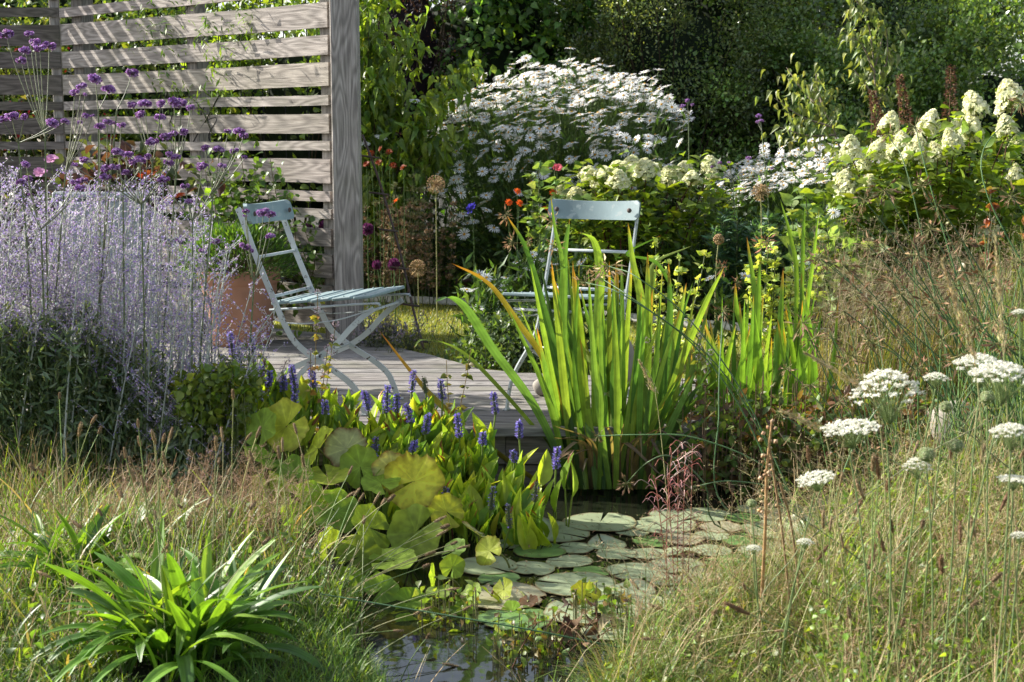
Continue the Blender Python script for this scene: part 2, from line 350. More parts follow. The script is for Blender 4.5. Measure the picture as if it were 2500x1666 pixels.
# water
m, t, o = newmat('pond_water'); p = N_(t, 'BsdfPrincipled'); p.inputs['Base Color'].default_value = (.012, .014, .008, 1); p.inputs['Roughness'].default_value = .03; p.inputs['IOR'].default_value = 1.36; p.inputs['Specular IOR Level'].default_value = .65
tc = N_(t, 'TexCoord'); n = N_(t, 'TexNoise', Scale=9., Detail=2.); t.links.new(tc.outputs['Object'], n.inputs['Vector'])
b = N_(t, 'Bump', Strength=.05, Distance=.01); t.links.new(n.outputs[0], b.inputs['Height']); t.links.new(b.outputs[0], p.inputs['Normal']); t.links.new(p.outputs[0], o.inputs[0])
M_water = m
gx, gy = np.meshgrid(np.linspace(-2.2, 2.6, 40), np.linspace(2.8, 6.4, 40)); mb = MB()
i = np.arange(39)[:, None]*40+np.arange(39)[None]
mb.add(np.stack([gx, gy, gx*0+WZ], -1).reshape(-1, 3), np.stack([i, i+1, i+41, i+40], -1).reshape(-1, 4), (0, 0, 0))
tag(mk('water', mb, M_water), 'dark still pond water mirroring the sky', 'water', kind='structure')
# lawn sheet and its grass
mb = MB(); cen = np.array([.8, 8.]); 
from mathutils.geometry import tessellate_polygon
tris = tessellate_polygon([[Vector((a, b_, 0)) for a, b_ in LAWN]])
mb.add(np.column_stack([LAWN, np.full(len(LAWN), -.052)]), np.array(tris), (.17, .19, .05), 0, False)
M_turf = leafmat('turf', .9, 0, .1, blotch=.35, bs=14.)
lawn = tag(mk('lawn', mb, M_turf), 'mown sunlit lawn behind the deck', 'lawn', kind='structure')
def inpoly(n, poly, f=1.):
    lo, hi = poly.min(0), poly.max(0); out = np.zeros((0, 2))
    while len(out) < n:
        q = rng.uniform(lo, hi, (n*2, 2)); out = np.vstack([out, q[sdf(q[:, 0], q[:, 1], poly) < 0]])
    return out[:n]
q = inpoly(60000, LAWN); q = q[(q[:, 0] < 3.6) & (sdf(q[:, 0], q[:, 1], DECK) > 0)]
n = len(q); mb = MB()
pts, sd = arcs(np.column_stack([q, np.full(n, -.055)]), rng.uniform(0, 2*pi, n), rng.uniform(.015, .042, n), rng.uniform(0, .5, n), rng.uniform(.5, 1.4, n), 2)
ribbon(mb, pts, sd, np.array([[.003, .003, .0005]])*rng.uniform(.8, 1.5, (n, 1)), jit([(.20, .24, .045), (.27, .27, .06), (.14, .19, .03), (.33, .31, .10)], n))
tag(mk('lawn_grass', mb, M_leaf), 'short yellow-green grass blades of the mown lawn', 'grass', kind='stuff')
# pale edging strip round the lawn
mb = MB(); ed = smoothpath([np.array([x, y, -.02]) for x, y in LAWN[2:9]], 60)
ribbon(mb, ed[None], np.array([[0, 0, 1.]]), np.full((1, 60), .05), (.62, .60, .56)); 
V2 = ed+np.array([0, .012, 0]); ribbon(mb, V2[None], np.array([[0, 0, 1.]]), np.full((1, 60), .05), (.62, .60, .56))
top = (ed+V2)/2+np.array([0, 0, .025]); ribbon(mb, top[None], nrm(np.cross(np.gradient(top, axis=0), [0, 0, 1.]))[None], np.full((1, 60), .014), (.66, .64, .6))
tag(mk('lawn_edging', mb, M_rough), 'thin pale edging strip round the far rim of the lawn', 'edging')
# deck: boards running left to right, clipped to the outline
mb = MB(); pitch, bw = .121, .108; k = 0
def xspan(y):
    xs_ = []
    for a, b in zip(DECK, np.roll(DECK, -1, 0)):
        if (a[1] > y) != (b[1] > y): xs_.append(a[0]+(b[0]-a[0])*(y-a[1])/(b[1]-a[1]))
    return (min(xs_), max(xs_)) if xs_ else None
y = 5.32
def hexa(mb, c8, col): 
    mb.add(np.array(c8), np.array([[0, 1, 2, 3], [7, 6, 5, 4], [0, 4, 5, 1], [1, 5, 6, 2], [2, 6, 7, 3], [3, 7, 4, 0]]), col, 0, False)
while y+bw < 9.44:
    a, b = xspan(max(y, 5.305)), xspan(y+bw)
    if a and b:
        x0a, x1a, x0b, x1b = max(a[0], -5.2), a[1], max(b[0], -5.2), b[1]
        if y > 5.31 and y < 5.43: x1a = x1b = .70
        cuts = [0] + sorted(rng.uniform(.25, .8, 1 if rng.random() < .6 else 2)) + [1]
        zt = rng.normal(0, .0015); yj = rng.normal(0, .0012)
        for c0, c1 in zip(cuts[:-1], cuts[1:]):
            g = .002; A0 = x0a+(x1a-x0a)*c0+g; A1 = x0a+(x1a-x0a)*c1-g; B0 = x0b+(x1b-x0b)*c0+g; B1 = x0b+(x1b-x0b)*c1-g
            cc = np.ones(3)*rng.uniform(.72, 1.12)*np.array([1, rng.uniform(.96, 1.0), rng.uniform(.9, 1.0)])
            e = .004; T = zt; Bz = -.032; yy0, yy1 = y+yj, y+bw+yj
            # rounded top: 2 chamfers
            V = []
            for (p0, p1) in ((A0, B0), (A1, B1)):
                V += [(p0, yy0, Bz), (p0, yy0, T-e), (p0+(p1-p0)*.04, yy0+e, T), (p0+(p1-p0)*.96, yy1-e, T), (p1, yy1, T-e), (p1, yy1, Bz)]
            Fq = np.array([[i, i+1, i+7, i+6] for i in range(5)])[:, ::-1]
            mb.add(np.array(V), [Fq, np.array([[0, 1, 2, 3, 4, 5]])[:, ::-1]*1, np.array([[6, 7, 8, 9, 10, 11]])], cc, 0, False)
    y += pitch
deck = tag(mk('deck', mb, M_deck), 'weathered grey timber deck at the edge of the pond', 'deck', kind='structure')
mb = MB()                                             # fascia boards on the pond side, and dark joists below
def wall(p0, p1, z0, z1, th, col):
    d = np.array([p1[0]-p0[0], p1[1]-p0[1]]); L = np.linalg.norm(d); d /= L
    Rm = np.array([[d[0], -d[1], 0], [d[1], d[0], 0], [0, 0, 1]]); box(mb, ((p0[0]+p1[0])/2, (p0[1]+p1[1])/2, (z0+z1)/2), (L, th, z1-z0), col, 0, .003, Rm)
wall((-3.6, 5.285), (.70, 5.40), -.155, -.004, .03, (.62, .6, .58)); wall((-3.6, 5.30), (.70, 5.413), -.42, -.160, .03, (.5, .48, .46))
wall((.715, 5.43), (1.03, 5.86), -.155, -.004, .03, (.6, .58, .56)); wall((.725, 5.45), (1.03, 5.87), -.42, -.16, .03, (.45, .44, .42))
mk('fascia', mb, M_wood, deck)
mb = MB()
for xx in np.arange(-4.8, .5, .6):
    y0, y1 = 5.36, (6.5 if xx > .1 else 7.0 if xx > -.4 else 7.7 if xx > -.9 else 8.)
    box(mb, (xx, (y0+y1)/2, -.11), (.05, y1-y0, .14), (.35, .33, .3))
mk('joist', mb, M_wood, deck)
# ------------------------------------------------------------------ slatted screens
A = P(812, 600, 7.75)[:2]; Bc = P(165, 400, 9.27)[:2]
ypx = [(5.7, 67), (86, 134), (153, 211), (231, 256), (277, 325), (346, 369), (390, 449), (467, 492), (513, 536), (559, 603), (624, 681), (699, 725), (745, 800)]
zs = [(P(812, b_, 7.75)[2], P(812, a_, 7.75)[2]) for a_, b_ in ypx]
zt = zs[0][1]; zs = [(zt+.05, zt+.11), (zt+.16, zt+.30), (zt+.345, zt+.40), (zt+.45, zt+.57)]+zs
def screen(name, label, p0, p1, posts, zlist, ext=(0, 0), tone=1., th=.022, pd=.095):
    d = p1-p0; L = np.linalg.norm(d); ang = math.atan2(d[1], d[0])
    r = root(name, (p0[0], p0[1], 0), label, 'fence', rz=ang); mb = MB()
    for (z0, z1) in zlist:
        seg = 24; x = np.linspace(-ext[0], L+ext[1], seg+1); o_ = rng.uniform(0, 9); wv = .0025*np.sin(x*1.8+o_)+.0012*np.sin(x*5+o_)
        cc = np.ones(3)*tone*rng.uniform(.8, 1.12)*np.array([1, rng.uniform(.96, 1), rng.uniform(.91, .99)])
        sec = [(-th/2, z0), (-th/2, z1), (th/2, z1), (th/2, z0)]
        V = np.array([[x[i], s[0]+wv[i]*.8, s[1]+wv[i]] for i in range(seg+1) for s in sec])
        F = [[i*4+j, i*4+(j+1) % 4, i*4+4+(j+1) % 4, i*4+4+j] for i in range(seg) for j in range(4)]+[[3, 2, 1, 0], [seg*4, seg*4+1, seg*4+2, seg*4+3]]
        mb.add(V, np.array(F), cc, 0, False)
        for px_ in posts:                             # nail heads
            for zz in (z0+.2*(z1-z0), z0+.8*(z1-z0)):
                for s in (-1, 1): inst(mb, TOCT, [(px_[0]+.02*s, -th/2, zz)], np.eye(3)[None], .0022, (.25, .22, .2))
    mk('slat_panel', mb, M_wood, r, True)
    for (x, w_, off, ztop, tn) in posts:
        mb = MB(); zb = -.02
        box(mb, (x, off, (zb+ztop)/2), (w_, pd, ztop-zb), (tn, tn, tn*.97), 0, .004); mk('post', mb, M_postw, r, True)
    return r, ang, L
scr, ang1, L1 = screen('slatted_screen', 'slatted timber screen striped with light, ending at the thick post', Bc, A,
   [(.14, .11, .066, 2.4, .62), (1.28, .09, .064, 2.4, .8), (L1_ := np.linalg.norm(A-Bc)-.045, .09, .065, 2.02, .95)], zs)
mb = MB(); pc = P(853, 830, 7.72)
box(mb, (0, 0, 1.25), (.147, .147, 2.56), (.95, .95, .95), 0, .006)
pr = link('thick_post', mesh('thick_post', mb, M_postw), scr)
M1 = Matrix.Rotation(-ang1, 4, 'Z'); v = M1@Vector((pc[0]-Bc[0], pc[1]+.03-Bc[1], 0)); pr.location = v; pr.rotation_euler = (0, 0, -ang1)
p2 = Bc+np.array([-2.9, -.05])  # boards thinned and unseen top rows added to shape this screen's shadow
screen('slatted_screen', 'dark shaded slatted screen at the left edge', p2, Bc+np.array([-.012, -.01]), [(2.9-.045, .062, .024, 2.85, 1.9), (.3, .09, .024, 2.4, .9), (1.6, .09, .024, 2.4, .9)], zs+[(2.47, 2.60), (2.65, 2.71), (2.755, 2.87)], tone=.42, th=.009, pd=.03)  # tone darkens boards for their shade; corner post colour raised as sunlit
# ------------------------------------------------------------------ folding chairs
Apr = [(-.535, .835), (-.518, .797), (-.458, .638), (-.385, .467), (-.34, .367), (-.292, .29), (-.207, .226), (-.10, .165), (-.035, .112), (-.005, .05), (.012, .0)]
Bpr = [(.045, .437), (0, .405), (-.06, .35), (-.115, .292), (-.2, .232), (-.33, .172), (-.42, .11), (-.462, .05), (-.475, .0)]
def flatbar(mb, pr, yl, wd=.019, th=.0065, K=44):
    c = smoothpath([np.array([x, yl, z]) for x, z in pr], K); tn = nrm(np.gradient(c, axis=0)); nn = np.cross(tn, [0, 1., 0]); V = []
    for i in range(K):
        for a, b in ((-1, -1), (1, -1), (1, 1), (-1, 1)): V.append(c[i]+nn[i]*a*wd/2+np.array([0, b*th/2, 0]))
    F = [[i*4+j, i*4+(j+1) % 4, i*4+4+(j+1) % 4, i*4+4+j] for i in range(K-1) for j in range(4)]+[[3, 2, 1, 0], [(K-1)*4+q for q in range(4)]]
    mb.add(np.array(V), np.array(F), (1, 1, 1), 0, False)
def chair(loc, yaw, label, bw_=.42):
    r = root('folding_chair', (loc[0], loc[1], 0), label, 'chair', 'folding garden chairs on the deck', yaw)
    for s in (-1, 1):
        m1 = MB(); flatbar(m1, Apr, s*.19, .024); box(m1, (.014, s*.19, .004), (.04, .02, .008), (1, 1, 1)); mk('back_frame', m1, M_white, r, True)
        m2 = MB(); flatbar(m2, Bpr, s*.168, .023); box(m2, (-.477, s*.168, .004), (.04, .02, .008), (1, 1, 1)); mk('leg', m2, M_white, r, True)
        m2 = MB(); tube(m2, np.array([[-.2, s*.155, .232], [-.2, s*.203, .232]]), .007, (1, 1, 1), 8, cap=True); mk('pivot', m2, M_white, r, True)
    for (x, z, hw, rr) in ((-.458, .635, .19, .0065), (-.39, .475, .19, .007), (-.2, .238, .168, .005), (.03, .427, .168, .006)):
        m3 = MB(); tube(m3, np.array([[x, -hw, z], [x, hw, z]]), rr, (1, 1, 1), 8, cap=True); mk('crossbar', m3, M_white, r, True)
    m3 = MB()                                         # seat rails under the slats and the catch wire
    for s in (-1, 1): tube(m3, smoothpath([(-.41, s*.178, .418), (-.2, s*.178, .437), (.05, s*.178, .460), (.075, s*.178, .449)], 14), .0055, (1, 1, 1), 6)
    for s in (-1, 1): tube(m3, smoothpath([(-.385, s*.182, .44), (-.38, s*.18, .38), (-.28, s*.178, .366), (-.12, s*.175, .385), (.03, s*.17, .43)], 18), .003, (1, 1, 1), 6)
    mk('seat_frame', m3, M_white, r, True)
    m4 = MB()
    for k in range(5):                                # shingled slats, rounded
        x = -.365+k*.093; z = .443+.0088*k; t_ = .10
        Rm = Matrix.Rotation(-t_-.03, 3, 'Y'); Rm = np.array(Rm)
        box(m4, (x, 0, z+.006), (.082, .385 if k else .34, .013), (1, 1, 1), 0, .004, Rm)
        for s in (-1, 1): inst(m4, TOCT, [(x, s*.165, z+.0135)], np.eye(3)[None], .0055, (.3, .3, .3))
    mk('seat', m4, M_blue, r, True)
    # backrest: curved board with rounded corners, top edge dipping in the middle
    nx, nz = 28, 8; V = []; hb = .078
    for side in (-1, 1):
        for i in range(nx+1):
            u = -1+2*i/nx; rc = max(0, (abs(u)-.93)/.07); sh = .5*(1-math.sqrt(max(0, 1-rc*rc)))*.62
            for j in range(nz+1):
                v_ = -1+2*j/nz; zz = .808+v_*hb/2*(1-sh)+(.009*u*u if v_ > 0 else .003*u*u)*abs(v_)
                lean = (zz-.808)*-.30
                V.append([-.515+lean+.034*u*u+side*.0085, u*bw_/2, zz])
    n1 = (nx+1)*(nz+1); F = []
    for i in range(nx):
        for j in range(nz):
            a = i*(nz+1)+j; F += [[a, a+1, a+nz+2, a+nz+1], [n1+a, n1+a+nz+1, n1+a+nz+2, n1+a+1]]
    for i in range(nx):
        for j in (0, nz): a = i*(nz+1)+j; F.append([a, a+nz+1, n1+a+nz+1, n1+a] if j else [a+nz+1, a, n1+a, n1+a+nz+1])
    for i in (0, nx):
        for j in range(nz): a = i*(nz+1)+j; F.append([a+1, a, n1+a, n1+a+1] if i else [a, a+1, n1+a+1, n1+a])
    m5 = MB(); m5.add(np.array(V), np.array(F), (1, 1, 1), 0, False); br = mk('backrest', m5, M_blue, r, True)
    for s in (-1, 1):
        m6 = MB(); lathe(m6, [(0, .006), (.007, .0045), (.0105, 0), (.0105, -.003)], (1, 1, 1), 12)
        V6 = m6.v[0]; m6.v[0] = np.stack([V6[:, 2]-.488+.0195, V6[:, 1]+s*.168, V6[:, 0]+.812], -1); mk('bolt', m6, M_metal, br, True)
    return r
f1 = nrm(np.array([.96, -.27])); l1 = np.array([-f1[1], f1[0]]); o1 = G(886, 1015, 0)[:2]+l1*.19
chair(o1, math.atan2(f1[1], f1[0]), 'pale blue folding garden chair seen from the side by the purple flowers')
f2 = nrm(np.array([-.41, -.91])); l2 = np.array([-f2[1], f2[0]]); o2 = G(1240, 1000, 0)[:2]+l2*.19
chair(o2, math.atan2(f2[1], f2[0]), 'blue folding garden chair facing us behind the tall iris leaves')
# ------------------------------------------------------------------ pot
pp = P(588, 827, 7.6); pr_ = root('plant_pot', (pp[0], 7.6, 0), 'large terracotta pot behind the side-on chair', 'pot')
mb = MB(); lathe(mb, [(0, .002), (.155, .002), (.162, .02), (.19, .2), (.205, .33), (.207, .338), (.222, .345), (.226, .40), (.222, .412), (.208, .413), (.203, .38), (.195, .36), (0, .36)], (1, 1, 1), 48)
mk('pot_body', mb, M_terra, pr_, True)
# rusty ladder-like plant support
r = root('plant_support', G(1035, 855, -.05), 'thin rusty iron ladder stake leaning beside the lawn', 'plant support'); mb = MB()
def dep(py): return 7.9+ (855-py)/500*.5
rod = [P(885, 330, dep(330)), P(925, 440, dep(440)), P(975, 610, dep(610)), P(1010, 760, dep(760)), G(1035, 855, -.05)]
tube(mb, smoothpath(rod, 20), .008, (1, 1, 1), 6, cap=True); mk('rod', mb, M_metal, r)
for (x, y_) in ((902, 383), (925, 473), (949, 563), (975, 655), (1000, 745), (1022, 833)):
    mb = MB(); tube(mb, np.array([P(x-24, y_-3, dep(y_)-.02), P(x+24, y_+3, dep(y_)-.02)]), .0065, (1, 1, 1), 6, cap=True); mk('rung', mb, M_metal, r)
# stones on the deck
def stone(px, py, Y, rr, label, fr=1.3):
    c = P(px, py, Y); mb = MB(); blob(mb, (0, 0, rr[2]*.9), rr, (1, 1, 1), .08, fr, 24); z = 0
    o = link('stone', mesh('stone', mb, M_stone), None, (c[0], c[1], z)); tag(o, label, 'stone')
stone(1328, 940, G(1328, 965, 0)[1], (.05, .04, .042), 'small rounded tan stone on the deck by the iris leaves')
stone(1495, 930, 6.15, (.10, .09, .14), 'large dark grey stone behind the iris leaves')
# ------------------------------------------------------------------ background shrubs and hedges
def shrub(name, label, cat, c, r, n, T, ls, cols, mat=None, clumps=60, cr=.3, up=.3, out=.6, droop=0., shade_core=(.012, .02, .008), group=None, twigs=14, jc=.2, back=.35, kind=None, trunk=True, tw=.012, twcol=(.05, .035, .02)):
    c = np.asarray(c, float); r = np.asarray(r, float)
    rt = root(name, (c[0], c[1], float(gz(c[0], c[1]))), label, cat, group)
    d = rdir(clumps*3); d = d[(d[:, 1] < back) & (d[:, 2] > -.75)][:clumps]
    cc = c+d*r*rng.uniform(.70, 1.12, (len(d), 1)); cr_ = cr*rng.uniform(.6, 1.3, len(d)); ct = np.clip(rng.normal(1.1, .34, len(d)), .45, 2.)
    k = rng.integers(0, len(d), n); e = rdir(n)+d[k]*.7+np.array([0, 0, .25]); e = nrm(e)
    rad = cr_[k]*np.abs(rng.normal(.85, .25, n))*np.where(rng.random(n) < .06, 1.5, 1); pos = cc[k]+e*rad[:, None]
    ld = nrm(e*out+rdir(n)*.7+np.array([0, 0, up-droop])); nm = nrm(e+rdir(n)*.5+np.array([0, 0, .5]))
    mb = MB(); C = jit(cols, n, jc)*ct[k][:, None]
    Ts = T if isinstance(T, list) else [T]; w = rng.integers(0, len(Ts), n)
    for i, t_ in enumerate(Ts):
        s = w == i; inst(mb, t_, pos[s], frames(ld[s], nm[s]), ls*rng.uniform(.6, 1.25, s.sum()), C[s])
    mk('foliage', mb, mat or M_leaf, rt)
    mb = MB()
    if shade_core is not None: blob(mb, c-np.array([0, -.1, .1]), r*.62, shade_core, .12, 2.2, 26)  # dark blob added inside the branches: blocks light, stands for interior shade
    g = float(gz(c[0], c[1])); base = np.array([c[0], c[1], g-.05])
    q = rng.integers(0, len(d), twigs); p0 = np.repeat(base[None], twigs, 0)+rng.normal(0, .06, (twigs, 3))*[1, 1, 0]
    pe = cc[q]+d[q]*cr_[q][:, None]*.8; tube(mb, bez(p0, (p0+pe)/2+[0, 0, .2], pe, 8), np.linspace(tw, .003, 8)[None], twcol, 5)
    mk('branches', mb, M_rough, rt)
    return rt
GR = [(.05, .10, .02), (.035, .075, .016), (.07, .13, .025)]
Yh = 12.6
# dark evergreen hedge, several shrubs
hg = 'evergreen shrubs of the tall back hedge'
GLOS = [(.12, .20, .055), (.095, .165, .045), (.16, .25, .065), (.20, .28, .08)]
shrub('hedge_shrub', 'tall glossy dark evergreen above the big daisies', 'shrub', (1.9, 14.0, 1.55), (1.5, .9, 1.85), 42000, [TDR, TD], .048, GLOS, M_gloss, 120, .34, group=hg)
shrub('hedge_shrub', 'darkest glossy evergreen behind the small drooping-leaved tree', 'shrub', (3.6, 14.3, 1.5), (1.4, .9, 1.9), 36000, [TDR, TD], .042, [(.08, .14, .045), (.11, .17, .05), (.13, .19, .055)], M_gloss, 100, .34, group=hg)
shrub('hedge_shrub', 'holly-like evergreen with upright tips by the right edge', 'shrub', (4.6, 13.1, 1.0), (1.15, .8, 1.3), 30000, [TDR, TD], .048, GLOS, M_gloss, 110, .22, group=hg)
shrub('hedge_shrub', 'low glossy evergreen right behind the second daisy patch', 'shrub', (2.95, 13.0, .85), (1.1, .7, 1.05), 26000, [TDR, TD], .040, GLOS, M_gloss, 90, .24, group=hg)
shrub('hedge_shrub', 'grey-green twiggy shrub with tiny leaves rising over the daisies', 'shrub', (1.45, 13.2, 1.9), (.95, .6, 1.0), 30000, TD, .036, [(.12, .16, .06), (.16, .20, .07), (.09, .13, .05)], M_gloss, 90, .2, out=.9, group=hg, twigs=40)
shrub('hazel_shrub', 'large-leaved green hazel left of the evergreen hedge', 'shrub', (-.2, 13.9, 1.75), (1.15, .8, 1.7), 7500, TLB, .085, [(.09, .18, .03), (.065, .14, .025), (.13, .23, .04)], M_leaf, 90, .34, up=-.1, twigs=20)
shrub('hazel_shrub', 'shadowed large-leaved shrub between hazel and evergreen', 'shrub', (.70, 14.3, 1.5), (.8, .6, 1.6), 4500, TLB, .08, [(.035, .075, .02), (.05, .10, .02)], M_leaf, 60, .32, up=-.1)  # hazel leaf colours darkened to put its shadow into them
shrub('purple_shrub', 'dark purple-leaved shrub high behind the timber post', 'shrub', (-1.0, 13.2, 1.9), (.5, .4, 1.2), 6000, TD, .035, [(.035, .018, .022), (.05, .022, .025), (.07, .035, .035)], M_gloss, 50, .22, shade_core=(.012, .006, .008))
shrub('birch_shrub', 'pale green broad-leaved bush in the top right corner', 'shrub', (4.75, 11.3, 1.75), (.42, .5, .9), 1500, TLB, .065, [(.12, .20, .03), (.16, .24, .04)], M_leaf, 40, .25, shade_core=None, twigs=24, tw=.008)
shrub('tall_shrub', 'tall dark tree line beyond the hedge on the right', 'tree', (3.4, 16.4, 2.6), (3.4, .9, 1.8), 16000, [TDR, TD], .075, GLOS, M_gloss, 130, .45, group='background trees beyond the hedge')
shrub('tall_shrub', 'leafy background tree above the left screens', 'tree', (-4.6, 13.8, 2.2), (2.6, .8, 1.35), 12000, [TL, TLB], .085, [(.08, .14, .03), (.12, .18, .035)], M_leaf, 110, .45, group='background trees beyond the hedge')
# screen of leaves right of the post (large yellow-green folded leaves)
def leafy_boughs(rt, boughs, n_per, T, ls, cols, spread, droop, mat=None, tw=.008, twc=(.07, .05, .03)):
    mb = MB(); tb = MB()
    for pts in boughs:
        c = smoothpath(pts, 24); tube(tb, c, np.linspace(tw, .002, 24)[None], twc, 5)
        n = int(n_per*np.linalg.norm(c[-1]-c[0])/.5)+4; k = rng.integers(5, 24, n); pos = c[k]+rng.normal(0, spread, (n, 3))
        tg = nrm(np.gradient(c, axis=0))[k]; ld = nrm(rdir(n)*.9+tg*.4-np.array([0, 0, droop])); nm = nrm(rdir(n)*.5+np.array([0, -.3, 1.]))
        inst(mb, T, pos, frames(ld, nm), ls*rng.uniform(.65, 1.2, n), jit(cols, n, .18))
    mk('foliage', mb, mat or M_leaf, rt); mk('branches', tb, M_rough, rt)
rt = root('cornus_shrub', P(930, 640, 10.2)*[1, 1, 0], 'yellow-green shrub with curled leaves just right of the thick post', 'shrub')
bo = []
b0 = P(925, 690, 10.2)
for (x, y_, mx, my) in ((900, 20, 900, 300), (960, 90, 915, 300), (930, -60, 920, 250), (1010, 60, 950, 260), (900, 160, 890, 350), (930, 300, 910, 420), (1165, 160, 1000, 330), (1110, 200, 1000, 360), (1060, 250, 980, 380), (1120, 330, 1000, 420), (1050, 340, 960, 430), (1000, 380, 940, 470), (880, 280, 880, 420), (910, 230, 900, 380), (960, 220, 930, 340), (950, 370, 930, 460), (1080, 380, 990, 440), (890, 90, 900, 300), (890, -20, 880, 200)):
    D = 9.9+rng.uniform(0, .6); bo.append([b0, P(mx, my, D+.1), P(x, y_, D)])
leafy_boughs(rt, bo, 44, TDROOP, .088, [(.15, .23, .035), (.20, .28, .04), (.10, .17, .03)], .06, .8)
# small drooping-leaved tree on the right
rt = root('dogwood_tree', P(2050, 560, 9.4)*[1, 1, 0], 'slender small tree with drooping curled grey-green leaves', 'tree')
b0 = P(2055, 600, 9.4); tr = [b0, P(2060, 420, 9.4), P(2040, 330, 9.4), P(2012, 270, 9.4), P(1985, 215, 9.4)]
bo = [tr]
for base, (x, y_) in ((P(2060, 420, 9.4), (2125, 285)), (P(2040, 330, 9.4), (1900, 310)), (P(2030, 310, 9.4), (1890, 240)), (P(2012, 270, 9.4), (1920, 165)), (P(2010, 260, 9.4), (1990, 170)), (P(2080, 350, 9.4), (2165, 270))):
    e = P(x, y_, 9.4+rng.uniform(-.3, .3)); bo.append([base, (base+e)/2+[0, 0, -.03], e])
s0 = P(2140, 330, 9.3); bo += [[b0, s0, P(2136, 200, 9.3), P(2120, 60, 9.3), P(2080, -15, 9.3)], [P(2137, 160, 9.3), P(2150, 110, 9.3), P(2160, 60, 9.3)], [P(2136, 200, 9.3), P(2165, 150, 9.3), P(2165, 70, 9.3)], [P(2137, 180, 9.3), P(2105, 110, 9.3), P(2075, 90, 9.3)], [P(2137, 240, 9.3), P(2100, 190, 9.3), P(2085, 170, 9.3)], [P(2140, 260, 9.3), P(2170, 210, 9.3), P(2200, 195, 9.3)]]
leafy_boughs(rt, bo, 44, TDROOP, .058, [(.17, .22, .085), (.13, .18, .065), (.22, .26, .10)], .05, 1.1, tw=.009, twc=(.22, .18, .14))
# shrubs behind the screens
bh = 'shrubs growing behind the slatted screens'
for (x, y_, rr, lab, cl) in ((-1.6, 10.7, (.55, .5, 1.0), 'sunlit yellow-green bush behind the slats nearest the thick post', [(.16, .23, .03), (.11, .17, .025)]),
    (-2.4, 11.2, (.7, .5, 1.15), 'mid green bush behind the middle of the striped screen', [(.08, .15, .025), (.13, .19, .03), (.05, .10, .02)]),
    (-3.4, 11.6, (.8, .5, 1.1), 'darker bush behind the corner of the two screens', [(.05, .09, .02), (.10, .13, .03)]),
    (-4.6, 11.3, (.8, .5, 1.0), 'dull green bush behind the left edge screen', [(.10, .13, .035), (.06, .10, .025)])):
    shrub('garden_shrub', lab, 'shrub', (x, y_, 1.25), rr, 3600, [TL, TLB], .06, cl, M_leaf, 60, .28, group=bh)
mb = MB(); n = 900; q = np.column_stack([rng.uniform(-5.2, -3.0, n), rng.uniform(10.6, 10.9, n), rng.uniform(.9, 2.1, n)])
# red-flowered shrub glimpsed through the gaps
rt = root('red_flowered_shrub', (-4.2, 10.7, 0), 'red-flowered shrub glimpsed through the left screen gaps', 'shrub')
inst(mb, TLB, q, frames(rdir(n), rdir(n, .5)), rng.uniform(.03, .06, n), jit([(.10, .13, .04), (.16, .17, .06)], n)); mk('foliage', mb, M_leaf, rt)
mb = MB(); n = 260; k = rng.integers(0, 22, n); cc = np.column_stack([rng.uniform(-5.1, -2.8, 22), rng.uniform(10.4, 10.6, 22), rng.uniform(.9, 1.95, 22)])
inst(mb, TDR, cc[k]+rng.normal(0, .05, (n, 3)), frames(rdir(n), rdir(n)), .03, jit([(.45, .03, .02), (.30, .02, .03)], n)); mk('flowers', mb, M_petal, rt)
tb = MB(); p0 = np.column_stack([rng.uniform(-5, -3, 30), rng.uniform(10.6, 10.8, 30), np.zeros(30)]); tube(tb, bez(p0, p0+[0, 0, .9], p0+np.column_stack([rng.normal(0, .2, 30), np.zeros(30), rng.uniform(1.2, 1.9, 30)]), 6), .005, (.1, .08, .04), 4); mk('stems', tb, M_rough, rt)
